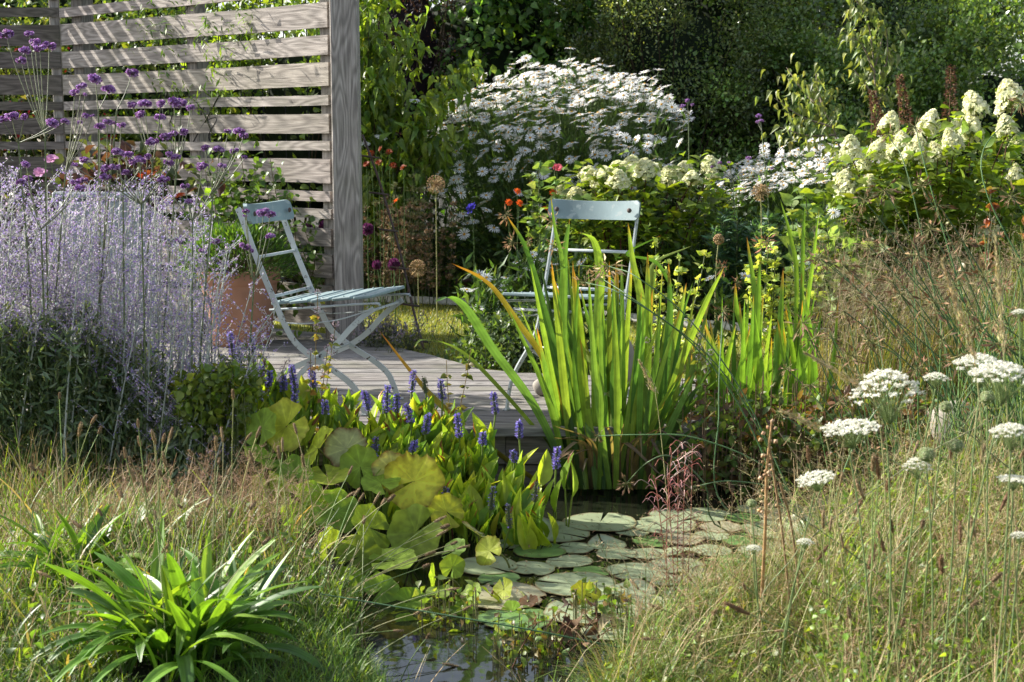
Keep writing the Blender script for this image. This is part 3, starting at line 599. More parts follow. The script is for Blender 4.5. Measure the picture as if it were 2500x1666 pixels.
# ------------------------------------------------------------------ daisies
def tilt_to(n_, j=.35, toward=(-.45, -.45, 1.)):
    return nrm(np.array(toward)+rng.normal(0, j, (n_, 3)))
dz = []
for sd_ in range(4):
    mb = MB(); tv = Tpetals(16+sd_, .2, (.10, .0, .16, -.10)[sd_], .95, sd_); mb.add(tv[0], tv[1], (.86, .86, .84))
    tv = Tdome(.24, .13); mb.add(tv[0]+[0, 0, .02], tv[1], (.62, .34, .02), 0); dz.append(mesh('daisy_flower', mb, M_petal))
def daisies(name, label, centre, heads, nrms, R, foliage, g0, group=None, cap=100, spread=.25):
    rt = root(name, (centre[0], centre[1], float(gz(centre[0], centre[1]))), label, 'daisy plant', group)
    off = np.array(rt.location); n = len(heads); order = np.argsort(heads[:, 1])
    Rm = frames(rdir(n)*[1, 1, .1], nrms)
    for q_, i in enumerate(order[:cap]):
        o = link('daisy_flower', dz[i % 4], rt, heads[i]-off, Matrix(Rm[i].tolist()).to_euler(), R*rng.uniform(.82, 1.12))
    if n > cap:
        mb = MB(); rest = order[cap:]
        for v_ in range(4):
            s = rest[rest % 4 == v_]; T = Tpetals(15, .2, (.10, .0, .16, -.10)[v_], .95, v_)
            inst(mb, T, heads[s], Rm[s], R*rng.uniform(.82, 1.12, len(s)), (.86, .86, .84)); T2 = Tdome(.24, .13, 6); inst(mb, T2, heads[s]+nrms[s]*.003, Rm[s], R, (.62, .34, .02))
        tag(mk('daisy_flower', mb, M_petal, rt), kind='stuff')
    mb = MB(); b = np.column_stack([centre[0]+(heads[:, 0]-centre[0])*.55+rng.normal(0, .05, n), centre[1]+(heads[:, 1]-centre[1])*.5+.1+rng.normal(0, .05, n)]); b = np.column_stack([b, gz(b[:, 0], b[:, 1])])
    tube(mb, bez(b, (b+heads)/2+(heads-b)*[-.1, -.1, .15], heads-nrms*.004, 7), .0024, jit([(.10, .16, .04)], n), 3)
    mk('stems', mb, M_stem, rt)
    mb = MB(); m_ = foliage; k = rng.integers(0, n, m_); t_ = rng.uniform(.1, .97, m_)
    pos = b[k]*(1-t_[:, None])+heads[k]*t_[:, None]+rng.normal(0, .05, (m_, 3)); ld = nrm(rdir(m_)+[0, -.2, .9])
    inst(mb, TDN, pos, frames(ld, rdir(m_)), rng.uniform(.05, .10, m_), jit([(.06, .12, .03), (.045, .09, .025), (.09, .15, .04)], m_)); mk('foliage', mb, M_leaf, rt)
    return rt
def dome_heads(n, cx, cy, rx, ry, zf, zn=.04):
    a = rng.uniform(-1, 1, (n*3, 2)); a = a[(a**2).sum(1) < 1][:n]; x = cx+a[:, 0]*rx; y = cy+a[:, 1]*ry
    return np.column_stack([x, y, zf(a[:, 0], a[:, 1])+rng.normal(0, zn, n)])
n = 720; H = dome_heads(n, .36, 10.75, 1.02, .75, lambda u, v: 1.36+.16*np.cos((u-.15)*1.9)+.17*v-.35*np.clip(-v-.3, 0, 1)-.12*np.clip(abs(u)-.7, 0, 1)*3+.07*np.sin(u*9+1)*np.sin(v*7+u*4), .055)
m_ = 95; u = rng.uniform(-.75, .9, m_); H2 = np.column_stack([.3+u*.95, 10.1+rng.uniform(-.25, .2, m_), 1.22-.35*rng.random(m_)**1.4*1.1-.12*abs(u)])
m2 = 40; H3 = np.column_stack([-.15+rng.normal(0, .3, m2)+.1, 9.95+rng.uniform(-.15, .1, m2), rng.uniform(.42, .98, m2)])
ex = np.array([P(x, y_, 10) for x, y_ in ((1035, 298), (1015, 248), (930, 335), (1075, 378), (892, 350), (1108, 440), (1400, 392), (1660, 350), (1615, 255), (1640, 262))])
H = np.vstack([H, H2, H3, ex]); N1 = tilt_to(len(H), .22, (-.4, -.25, 1.)); N1[n:] = tilt_to(len(H)-n, .28, (-.6, -.7, .8))
daisies('shasta_daisy', 'huge tall white daisy clump in front of the hedge', (.40, 10.6), H, N1, .044, 11000, 0)
n = 280; H = dome_heads(n, 2.05, 10.0, .62, .5, lambda u, v: .93+.13*u+.12*v, .03); H2 = np.array([P(x, y_, 9.5) for x, y_ in ((1725, 450), (1755, 453), (1735, 468), (1785, 472), (1822, 468), (1720, 482), (1803, 505), (1960, 450), (1690, 395), (1700, 430))])
H = np.vstack([H, H2]); daisies('shasta_daisy', 'lower white daisy patch beside the right-hand hydrangea', (2.05, 9.9), H, tilt_to(len(H), .22, (-.4, -.3, 1)), .040, 5000, 0)
H = np.array([P(x, y_, 7.3+rng.uniform(-.2, .2)) for x, y_ in ((1170, 670), (1188, 678), (1205, 685), (1235, 678), (1265, 680), (1140, 708), (1230, 704), (1160, 747), (1170, 752), (1195, 737), (1315, 640), (1335, 650), (1290, 658), (1310, 700), (1355, 702), (1372, 706), (1420, 640), (1262, 640), (1352, 648), (1210, 760), (1300, 622), (1480, 716), (1498, 690))])
daisies('white_daisy', 'low loose daisy clump between lawn and facing chair', (.05, 7.2), H, tilt_to(len(H), .3, (-.3, -.5, 1)), .034, 2600, 0)
H = np.array([P(x, y_, 7.) for x, y_ in ((1733, 680), (1818, 674), (1963, 640), (2035, 520))]); 
daisies('white_daisy', 'few daisies standing between the two iris clumps', (1.1, 7.), H, tilt_to(len(H), .3, (-.3, -.5, 1)), .034, 300, 0)
mb = MB(); n = 5200; q = np.column_stack([rng.normal(.06, .20, n), rng.normal(7.05, .16, n)]); q = q[sdf(q[:, 0], q[:, 1], DECK) > -.02]; n = len(q)
rt = root('low_shrub', (.06, 7.05, -.06), 'bushy grey-green foliage mound behind the facing chair legs', 'shrub')
pos = np.column_stack([q, gz(q[:, 0], q[:, 1])+rng.random(n)**.8*.34*np.exp(-((q[:, 0]-.06)/.35)**2)]); inst(mb, TL, pos, frames(rdir(n, .7), rdir(n, .5)), rng.uniform(.02, .04, n), jit([(.05, .09, .03), (.08, .13, .04)], n)); mk('foliage', mb, M_leaf, rt)
mb = MB(); b = pos[:300]*[1, 1, 0]+[0, 0, -.06]; tube(mb, bez(b, b+[0, 0, .1], pos[:300], 4), .0015, (.08, .1, .04), 3); mk('stems', mb, M_stem, rt)
# ------------------------------------------------------------------ hydrangeas
hp = []
for s_ in range(4):
    mb = MB(); n = 330; z = rng.random(n)**.8; a = rng.uniform(0, 2*pi, n); rr = .5*(1-z**1.3)**.62*(1+rng.normal(0, .08, n))
    pos = np.column_stack([rr*np.cos(a), rr*np.sin(a), z*.95-.05]); nn = nrm(np.column_stack([np.cos(a), np.sin(a), z*.9])+rng.normal(0, .25, (n, 3)))
    T = Tpetals(4, .1, .12, 1.35, s_); inst(mb, T, pos, frames(rdir(n), nn), rng.uniform(.065, .10, n), jit([(.80, .79, .52), (.84, .83, .62), (.74, .75, .42)], n, .06, .02))
    blob(mb, (0, 0, .36), (.27, .27, .36), (.28, .33, .12), .05, 2, 14); hp.append(mesh('flower_head', mb, M_petal))
def hydrangea(label, base, heads, Y, size, nleaf, lz, cols, group='hydrangea bushes in the back border'):
    rt = root('hydrangea', (base[0], base[1], float(gz(*base))), label, 'hydrangea', group); off = np.array(rt.location); tips = []
    for i, h in enumerate(heads):
        x, y_, s = h[:3]; D = Y+rng.uniform(-.35, .35); p_ = P(x, y_, D); tips.append(p_)
        S = s/FPX*D*(.94 if len(heads) > 16 else .92); o = link('flower_head', hp[i % 4], rt, p_-off-np.array([0, 0, S*.42]), (rng.uniform(-.35, .35), rng.uniform(-.4, .3), rng.uniform(0, 6)), (S, S, S*(rng.uniform(.9, 1.2) if len(heads) > 16 else rng.uniform(.58, .75))))
    tips = np.array(tips); n = len(tips); b = np.repeat(off[None], n, 0)+np.column_stack([rng.normal(0, .12, n), rng.normal(0, .1, n), np.zeros(n)]); b[:, 0] = b[:, 0]*.5+tips[:, 0]*.5
    c = bez(b, (b+tips)/2+[0, .05, .12], tips-[0, 0, .05], 12); mb = MB(); tube(mb, c, np.linspace(.006, .003, 12)[None], (.10, .04, .03), 5); mk('stems', mb, M_rough, rt)
    mb = MB(); m_ = nleaf; k = rng.integers(0, n, m_); t_ = rng.integers(2, 12, m_); pos = c[k, t_]+rng.normal(0, .11, (m_, 3))*[1, 1, .7]-[0, 0, .03]
    ld = nrm(rdir(m_)*[1, 1, .4]+[0, -.15, .15]); inst(mb, TLB, pos, frames(ld, nrm(rdir(m_)*.5+[0, 0, 1.])), rng.uniform(.05, .10, m_), jit(cols, m_, .15))
    mk('foliage', mb, M_leaf, rt); return rt
HC = [(.16, .24, .03), (.12, .19, .025), (.20, .27, .035)]
hydrangea('middle hydrangea with cream cones above the facing chair', (.75, 9.2), [(1515, 400, 80), (1545, 395, 75), (1580, 402, 72), (1470, 425, 60), (1435, 415, 50), (1640, 418, 68), (1670, 408, 72), (1737, 392, 55), (1375, 463, 55), (1410, 470, 60), (1445, 420, 50), (1740, 420, 40), (1510, 428, 60), (1480, 412, 45), (1690, 425, 50)], 9.1, 1, 1500, 0, HC)
hydrangea('big right-hand hydrangea with many creamy white cones', (2.75, 8.4), [(2385, 255, 62), (2475, 230, 82), (2262, 305, 62), (2170, 295, 52), (2080, 362, 58), (2235, 370, 72), (2370, 310, 60), (2330, 345, 55), (2460, 305, 50), (2480, 350, 40), (2135, 365, 48), (2055, 440, 66), (2070, 450, 60), (2110, 460, 66), (2195, 490, 58), (2275, 420, 52), (2330, 320, 60), (2415, 560, 66), (2320, 560, 50), (2133, 590, 48), (2190, 365, 60), (2290, 370, 50), (2110, 400, 45), (2205, 345, 50), (2170, 660, 35), (2480, 420, 40), (2140, 520, 35)], 8.3, 1, 4200, 0, HC)
# euphorbia, opium-poppy leaves and mixed border planting
def bottlebrush(name, label, cat, pts, h, n, L, cols, mat=None, T=TDN, rad=.05, stemcol=(.08, .1, .04), group=None):
    pts = np.asarray(pts); b0 = pts.mean(0); rt = root(name, (b0[0], b0[1], b0[2]), label, cat, group); N = len(pts)
    hh = h*rng.uniform(.7, 1.15, N); lean = rng.uniform(.05, .45, N); c, sd = arcs(pts, rng.uniform(0, 2*pi, N), hh, lean, lean*.3, 10)
    mb = MB(); tube(mb, c, .003, stemcol, 4); mk('stems', mb, M_stem, rt); mb = MB()
    k = rng.integers(0, N, n); t_ = rng.integers(3, 11, n); a = rng.uniform(0, 2*pi, n); d = np.column_stack([np.cos(a), np.sin(a), rng.uniform(.1, 1.1, n)])
    inst(mb, T, c[k, t_]+rng.normal(0, .01, (n, 3)), frames(d, rdir(n, 1)), L*rng.uniform(.6, 1.2, n), jit(cols, n)); mk('foliage', mb, mat or M_leaf, rt); return rt
def spots(x0, x1, y0, y1, n):
    q = np.column_stack([rng.uniform(x0, x1, n), rng.uniform(y0, y1, n)]); return np.column_stack([q, gz(q[:, 0], q[:, 1])])
bottlebrush('euphorbia', 'blue-green narrow-leaved euphorbia mound under the lower daisies', 'euphorbia', spots(1.35, 2.05, 8.6, 9.1, 60), .62, 7000, .07, [(.06, .13, .07), (.08, .16, .09), (.045, .10, .05)])
bottlebrush('opium_poppy', 'pale grey-green wavy poppy leaves left of the big hydrangea', 'poppy plant', spots(1.75, 1.95, 7.8, 8.1, 10), .85, 260, .10, [(.18, .27, .10), (.22, .31, .12)], T=TLB)
bottlebrush('opium_poppy', 'pale wavy-leaved poppy stems behind the iris tips', 'poppy plant', spots(.15, .45, 8.9, 9.2, 9), .95, 420, .07, [(.13, .22, .07), (.18, .26, .09)], T=TLB)
bottlebrush('lime_spire', 'lime green leafy flower spires among the second iris clump', 'perennial', spots(1.15, 1.45, 6.6, 6.9, 8), .68, 800, .035, [(.34, .42, .10), (.42, .48, .16)], T=TLB)
bottlebrush('lime_spire', 'short lime leafy spires right of the first iris clump', 'perennial', spots(.62, .80, 6.7, 6.9, 5), .58, 350, .035, [(.34, .42, .10), (.40, .46, .14)], T=TLB)
bottlebrush('goldenrod', 'pale cream fluffy spires behind the rusty ladder stake', 'perennial', spots(-.85, -.65, 9.9, 10.1, 9), .82, 1500, .035, [(.42, .42, .18), (.50, .48, .25)], M_petal, T=TD)
bottlebrush('astilbe', 'faded brown-pink astilbe plumes behind the ladder stake', 'astilbe', spots(-.95, -.45, 9.6, 9.9, 22), .68, 3800, .03, [(.26, .18, .10), (.20, .14, .08), (.32, .22, .14)], M_dry, T=TD)
# general bed greenery
def bed(name, label, poly, n, hmax, L, cols, T=TL, mat=None, hf=None):
    q = inpoly(n, np.array(poly)); h = rng.random(n)**.7*hmax
    if hf is not None: h = h*hf(q[:, 0], q[:, 1])
    pos = np.column_stack([q, gz(q[:, 0], q[:, 1])+h]); mb = MB(); Ts = T if isinstance(T, list) else [T]; w = rng.integers(0, len(Ts), n)
    k = (np.floor(q[:, 0]*3.3).astype(int)*31+np.floor(q[:, 1]*3).astype(int)*17) % 97; tone = .65+.7*rng.random(97)[k]; C = jit(cols, n, .2)*tone[:, None]
    for i, t_ in enumerate(Ts):
        s = w == i; inst(mb, t_, pos[s], frames(rdir(s.sum(), .5), nrm(rdir(s.sum())*.6+[-.2, -.3, .8])), L*rng.uniform(.5, 1.3, s.sum()), C[s])
    m_ = n//6; tube(mb, bez(pos[:m_]*[1, 1, 0]+[0, 0, 0], pos[:m_]-[0, 0, .1], pos[:m_], 4), .002, (.06, .09, .03), 3)
    return tag(mk(name, mb, mat or M_leaf), label, 'foliage', kind='stuff')
hill = lambda x, y: .45+.55*np.abs(np.sin(x*2.9+y))*np.abs(np.cos(y*2.1-x))
bed('border_foliage', 'mixed dark green border foliage between lawn and daisies', [(-1.6, 10.3), (-.5, 10.0), (.3, 9.6), (1.05, 8.9), (1.6, 8.55), (2., 8.3), (2.4, 9.3), (1.6, 10.6), (-1.6, 11.2)], 15000, .85, .055, [(.05, .10, .02), (.08, .15, .03), (.035, .07, .018), (.13, .19, .03)], [TL, TLB, TDN], hf=hill)
bed('border_foliage', 'low fresh leaves along the lawn rim', [(-1.5, 10.15), (-.5, 9.9), (.25, 9.5), (1.0, 8.8), (1.6, 8.45), (1.9, 8.35), (2, 8.6), (1.1, 9.2), (.3, 9.85), (-1.4, 10.5)], 6500, .30, .05, [(.10, .17, .03), (.16, .23, .04), (.06, .11, .025), (.10, .05, .04)], [TL, TLB], hf=hill)
bed('border_foliage', 'foliage under and around the big hydrangea', [(1.9, 8.3), (3.9, 7.6), (4.3, 9.2), (3.5, 10.5), (2.2, 9.6)], 9000, .75, .06, [(.09, .15, .025), (.13, .2, .03), (.05, .09, .02)], [TL, TLB], hf=hill)
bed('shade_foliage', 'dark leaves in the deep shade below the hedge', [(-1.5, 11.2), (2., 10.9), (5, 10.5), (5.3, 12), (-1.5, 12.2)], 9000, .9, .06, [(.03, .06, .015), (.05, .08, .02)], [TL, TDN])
# ------------------------------------------------------------------ pots, climbers and small things on the deck
rt = root('potted_shrub', (pp[0], 7.6, .36), 'dense fine-leaved green shrub growing in the terracotta pot', 'potted plant')
mb = MB(); n = 6000; d = rdir(n, .5); pos = np.array([pp[0], 7.6, .42])+d*[.31, .27, .22]*rng.uniform(.75, 1.05, (n, 1)); pos = pos[pos[:, 2] > .37]; n = len(pos)
inst(mb, TDN, pos, frames(nrm(rdir(n)*.5+nrm(pos-[pp[0], 7.6, .35])+[0, 0, .4]), rdir(n)), rng.uniform(.025, .045, n), jit([(.06, .14, .025), (.10, .19, .03), (.04, .09, .02)], n)); mk('foliage', mb, M_leaf, rt)
mb = MB(); s_ = pos[:160]; b = np.tile([pp[0], 7.6, .36], (160, 1)); tube(mb, bez(b, (b+s_)/2+[0, 0, .05], s_, 5), .002, (.08, .07, .03), 3); mk('stems', mb, M_stem, rt)
rt = root('rose_bush', (-1.75, 8.0, 0), 'leafy rose stems rising between pot and striped screen', 'rose bush')
bo = []
for (x, y_) in ((500, 400), (540, 385), (585, 350), (620, 400), (660, 390), (700, 470), (560, 440), (600, 470), (520, 470), (650, 450), (480, 450), (735, 600), (715, 660), (745, 560), (490, 520)):
    D = rng.uniform(7.75, 8.1) if x < 700 else 7.75; e = P(x, y_, D); bo.append([np.array([e[0]*.5-1.75*.5, D, 0]), (np.array([e[0], D, .1])+e)/2+[.03, 0, 0], e])
leafy_boughs(rt, bo, 34, TLB, .05, [(.09, .17, .03), (.13, .22, .035), (.05, .10, .02)], .06, .1, tw=.004, twc=(.1, .09, .04))
rt = root('jasmine_climber', (-2.1, 8.55, 0), 'wispy jasmine climbing over the striped screen boards', 'climber')
def on_scr(px, off=-.06):                             # point on the striped screen at picture column px
    u = (px-1250)/FPX; dd = (A-Bc)/L1; s = (u*Bc[1]-Bc[0])/(dd[0]-u*dd[1]); q = Bc+dd*s; return q+np.array([-.616, -.788])*off
def ps(px, py, off=-.06): q = on_scr(px, off); return P(px, py, q[1])
bo = []
for path in ([(430, 500), (415, 300), (400, 120), (385, -20)], [(520, 330), (515, 200), (540, 110), (520, 20)], [(480, 320), (500, 260), (540, 230), (560, 110)], [(415, 300), (450, 180), (430, 90), (350, 30)], [(520, 330), (480, 250), (400, 200), (340, 100)], [(500, 300), (560, 180), (600, 60), (610, 15)], [(400, 90), (360, 60), (330, 40)], [(410, 60), (450, 30), (470, -10)], [(540, 110), (580, 90), (590, 50)], [(430, 150), (500, 90), (520, 50)], [(380, 20), (420, 60), (440, 50)]):
    bo.append([ps(x, y_, rng.uniform(.02, .07)) for x, y_ in path])
leafy_boughs(rt, bo, 60, TDN, .060, [(.12, .22, .03), (.16, .27, .04), (.08, .15, .025)], .045, .1, tw=.004, twc=(.04, .045, .02))
r = root('wire_trellis', (-2.0, 9.0, 0), 'thin black wire trellis behind the striped screen', 'trellis'); mb = MB()
dd = (A-Bc)/L1; nn_ = np.array([.616, .788])*.16
for s in np.arange(.6, 2.2, .19): q = Bc+dd*s+nn_; tube(mb, np.array([[*q, 0], [*q, 1.93]]), .0035, (.02, .02, .02), 5)
for z in np.arange(.25, 2., .36): q0 = Bc+dd*.55+nn_; q1 = Bc+dd*2.2+nn_; tube(mb, np.array([[*q0, z], [*q1, z]]), .003, (.02, .02, .02), 5)
tube(mb, smoothpath([ps(470, 350, .03), ps(500, 300, .04), ps(530, 290, .04), ps(510, 330, .04), ps(520, 360, .03)], 30), .004, (.02, .02, .02), 5)
mk('wire_grid', mb, M_rough, r)
bushy = lambda name, label, cat, c, rr, n, L, cols, T=TL, mat=None: None
rt = root('catmint', (P(940, 820, 7.55)[0], 7.55, -.05), 'small grey-mauve catmint mound at the foot of the thick post', 'catmint')
q = np.array(rt.location)+np.column_stack([rng.normal(0, .11, 70), rng.normal(0, .09, 70), np.zeros(70)]); c, sd = arcs(q, rng.uniform(0, 2*pi, 70), rng.uniform(.12, .25, 70), rng.uniform(.1, .4, 70), rng.uniform(.2, .8, 70), 8)
mb = MB(); tube(mb, c, .0018, (.10, .11, .08), 3); mk('stems', mb, M_stem, rt); mb = MB(); n = 2400; k = rng.integers(0, 70, n); t_ = rng.integers(0, 9, n)
inst(mb, TD, c[k, t_]+rng.normal(0, .012, (n, 3)), frames(rdir(n), rdir(n)), rng.uniform(.012, .022, n), np.where((t_ > 5)[:, None], jit([(.25, .22, .34), (.2, .17, .25)], n), jit([(.09, .11, .06)], n))); mk('foliage', mb, M_leaf, rt)
# grey planter with dahlias
c0 = P(255, 520, 6.4); rt = root('planter', (c0[0], 6.45, 0), 'pale grey planter mostly hidden behind the lavender-coloured sage', 'planter')
mb = MB(); box(mb, (0, 0, .43), (.36, .3, .84), (1, 1, 1), 0, .02); box(mb, (0, 0, .865), (.40, .34, .03), (1, 1, 1), 0, .008); mk('planter_box', mb, M_galv, rt, True)
mb = MB(); box(mb, (0, 0, .883), (.30, .25, .01), (.05, .04, .03)); mk('compost', mb, M_rough, rt, True)
dah = []
for s_ in range(2):
    mb = MB()
    for q_, (n_, rr, cu) in enumerate(((13, 1., .15), (11, .8, .4), (8, .55, .7))): T = Tpetals(n_, .15, cu, 1.3, s_*3+q_); mb.add(T[0]*rr+[0, 0, q_*.05], T[1], (.62, .11+.05*s_, .03))
    T = Tdome(.22, .3); mb.add(T[0], T[1], (.35, .12, .02)); dah.append(mesh('flower_head', mb, M_petal))
rt = root('dahlia', (c0[0]+.08, 6.5, .88), 'orange-red dahlias flowering above the grey planter', 'dahlia'); off = np.array(rt.location); mb = MB(); tp = []
for (x, y_, s) in ((368, 432, .052), (345, 436, .04), (238, 488, .04), (222, 500, .035), (405, 492, .045), (440, 480, .03), (415, 486, .03), (390, 428, .03)):
    p_ = P(x, y_, 6.4+rng.uniform(-.1, .1)); tp.append(p_); link('flower_head', dah[len(tp) % 2], rt, p_-off, (rng.uniform(-.3, .6), rng.uniform(-.5, .5), 0), s)
tp = np.array(tp); b = np.tile(off, (len(tp), 1))+(tp-off)*[.3, .3, 0]; c = bez(b, (b+tp)/2, tp, 6); tube(mb, c, .003, (.08, .10, .03), 4); mk('stems', mb, M_stem, rt)
mb = MB(); n = 260; pos = off+rng.normal(0, 1, (n, 3))*[.16, .08, .07]+[0, 0, .08]; inst(mb, TLB, pos, frames(rdir(n), rdir(n, .8)), rng.uniform(.04, .08, n), jit([(.06, .08, .03), (.06, .03, .03)], n)); mk('foliage', mb, M_leaf, rt)
def stem_to(mb, b, p, sag=.02, r0=.003, r1=.0015, col=(.12, .18, .05), K=12):
    b = np.asarray(b, float); p = np.asarray(p, float); m_ = (b+p)/2+np.array([rng.normal(0, sag), rng.normal(0, sag), .06]); c = bez(b, m_, p, K); tube(mb, c, np.linspace(r0, r1, K)[None], col, 5); return c[0]
def floor(x, y): return np.array([x, y, float(gz(x, y))])
for (x, y_, l) in ((125, 392, 'pink cosmos-like bloom nearer the screen corner'), (97, 425, 'pink ruffled bloom lowest at left over the sage')):
    p_ = P(x, y_, 6.2); r = root('pink_flower', floor(p_[0], 6.2), l, 'flower'); mb = MB(); stem_to(mb, r.location, p_); mk('stem', mb, M_stem, r)
    mb = MB(); T = Tpetals(7, .1, .5, 1.5, x); inst(mb, T, [p_, p_+[.005, 0, .005]], frames([[1, 0, 0], [.5, .5, 0]], [[0, -.6, .6], [.3, -.2, .8]]), .028, [(.62, .30, .50), (.55, .25, .45)]); mk('petals', mb, M_petal, r)
# ------------------------------------------------------------------ small border flowers
def lone(name, label, cat, px, py, Y, kind, size, col, group=None, base_dx=0.):
    p_ = P(px, py, Y); r = root(name, floor(p_[0]+base_dx, Y+.02), label, cat, group); mb = MB(); c = stem_to(mb, r.location, p_-np.array([0, 0, size*.5]), .03, .0045 if kind in 'ad' else .0025, .003 if kind in 'ad' else .0015, (.30, .30, .13) if kind == 'd' else (.1, .17, .05)); mk('stem', mb, M_stem, r)
    mb = MB()
    if kind == 'd':                                   # dried allium globe
        n = 150; d = rdir(n, .25); tube(mb, np.stack([np.tile(p_-[0, 0, size*.4], (n, 1)), p_-[0, 0, size*.4]+d*size], 1), .0009, jit([(.42, .30, .16)], n), 3); inst(mb, TOCT, p_-[0, 0, size*.4]+d*size, frames(d, rdir(n)), .0045, jit([(.46, .31, .16), (.36, .24, .12)], n)); mk('seed_head', mb, M_dry, r)
    elif kind == 'a':                                 # purple drumstick
        n = 320; d = rdir(n, .1); blob(mb, p_, (size*.75,)*3, (.10, .03, .07), .03, 2, 12); inst(mb, TD, p_+d*size*.7, frames(d, rdir(n)), size*.4, jit([col], n)); mk('flower_head', mb, M_petal, r)
    else:
        T = Tpetals(6 if kind == 'p' else 9, .1, .45 if kind == 'p' else .15, 1.6 if kind == 'p' else 1.1, px); nn = nrm(np.array([[-.3, -.6, .7]])); Rr = frames(rdir(1), nn)
        inst(mb, T, [p_], Rr, size, [col]); T = Tpetals(6, .1, .8, 1.5, px+1); inst(mb, T, [p_], Rr, size*.7, [tuple(np.array(col)*.9)]); T = Tdome(.2, .15); inst(mb, T, [p_], Rr, size, [(.35, .25, .03)]); mk('petals', mb, M_petal, r)
lone('poppy', 'single pink poppy standing before the tall daisies', 'poppy', 1360, 413, 9.0, 'p', .036, (.80, .16, .22))
og = 'small orange blooms in the border'
for x, y_, l in ((968, 492, 'orange bloom right of the ladder stake top rung'), (1263, 468, 'orange bloom under the tall daisies, upper one'), (1242, 495, 'orange bloom under the tall daisies, lower left one'), (1268, 497, 'orange bloom under the tall daisies, lower right one'), (1331, 511, 'orange bloom touching the chair back corner'), (1350, 470, 'orange bloom left of the cream hydrangea cones'), (1300, 448, 'orange bloom below the poppy'),
    (905, 375, 'rust-red bloom beside the post, topmost left'), (930, 365, 'rust-red bloom beside the post, topmost middle'), (950, 372, 'rust-red bloom beside the post, topmost right'), (895, 402, 'rust-red bloom beside the post, lowest left'), (925, 398, 'rust-red bloom beside the post, second row'), (960, 405, 'rust-red bloom beside the post, lowest middle'), (985, 410, 'rust-red bloom beside the post, lowest right')):
    rust = 'rust' in l; lone('orange_flower', l, 'flower', x, y_, 9.35 if rust else 9.1, 'o', .026 if rust else .026, (.26, .045, .01) if rust else (.75, .13, .02), og)
lone('cornflower', 'blue cornflower left of the facing chair', 'flower', 1152, 510, 9.1, 'o', .045, (.05, .04, .35)); 
ag = 'purple drumstick alliums by the thick post'
for x, y_, l in ((897, 560, 'dark purple allium just right of the post'), (920, 647, 'small dark allium low right of the post'), (962, 646, 'brighter purple allium behind the ladder stake'), (752, 560, 'dark allium seen through the slats'), (793, 553, 'dark allium seen through slats nearest the post')):
    lone('allium', l, 'allium', x, y_, 8.6, 'a', .038 if x != 920 else .03, (.17, .03, .12), ag)
dg = 'dried allium seed heads'
for x, y_, s, Y, l in ((1064, 442, .058, 9.0, 'dry straw-brown allium globe before the tall daisies'), (1857, 462, .05, 8.2, 'dry tan allium globe over the blue-green euphorbia'), (1020, 648, .055, 8.9, 'low dry allium globe right of the ladder stake'), (1755, 580, .03, 8.2, 'faint dry allium head in shade under the second daisies')):
    lone('allium_seed_head', l, 'allium', x, y_, Y, 'd', s, (.4, .3, .15), dg)
for x0, y0, x1, y1, l in ((2128, 225, 2150, 330, 'brown dry foxglove spire nearest the drooping tree'), (2195, 185, 2215, 310, 'brown dry foxglove spire, middle of the three'), (2322, 165, 2318, 340, 'tallest thickest brown dry foxglove spire at right')):
    p0, p1 = P(x1, y1, 9.0), P(x0, y0, 9.0); r = root('foxglove_spire', floor(p0[0], 9.0), l, 'dried flower', 'dried foxglove spires'); mb = MB(); stem_to(mb, r.location, p1, .005, .005, .003, (.14, .08, .05)); mk('stem', mb, M_rough, r)
    mb = MB(); n = 520; t_ = rng.random(n)[:, None]; pos = p0*(1-t_)+p1*t_; a = rng.uniform(0, 2*pi, n); rr = (.045-.03*t_[:, 0])*(1.25 if x0 > 2300 else .9); d = np.column_stack([np.cos(a), np.sin(a), rng.uniform(-.3, .8, n)]); pos = pos+d*rr[:, None]*rng.uniform(.4, 1, (n, 1)); inst(mb, TD, pos, frames(d, rdir(n)), .02, jit([(.17, .085, .05), (.25, .14, .08), (.10, .05, .035)], n)); mk('seed_pods', mb, M_dry, r)
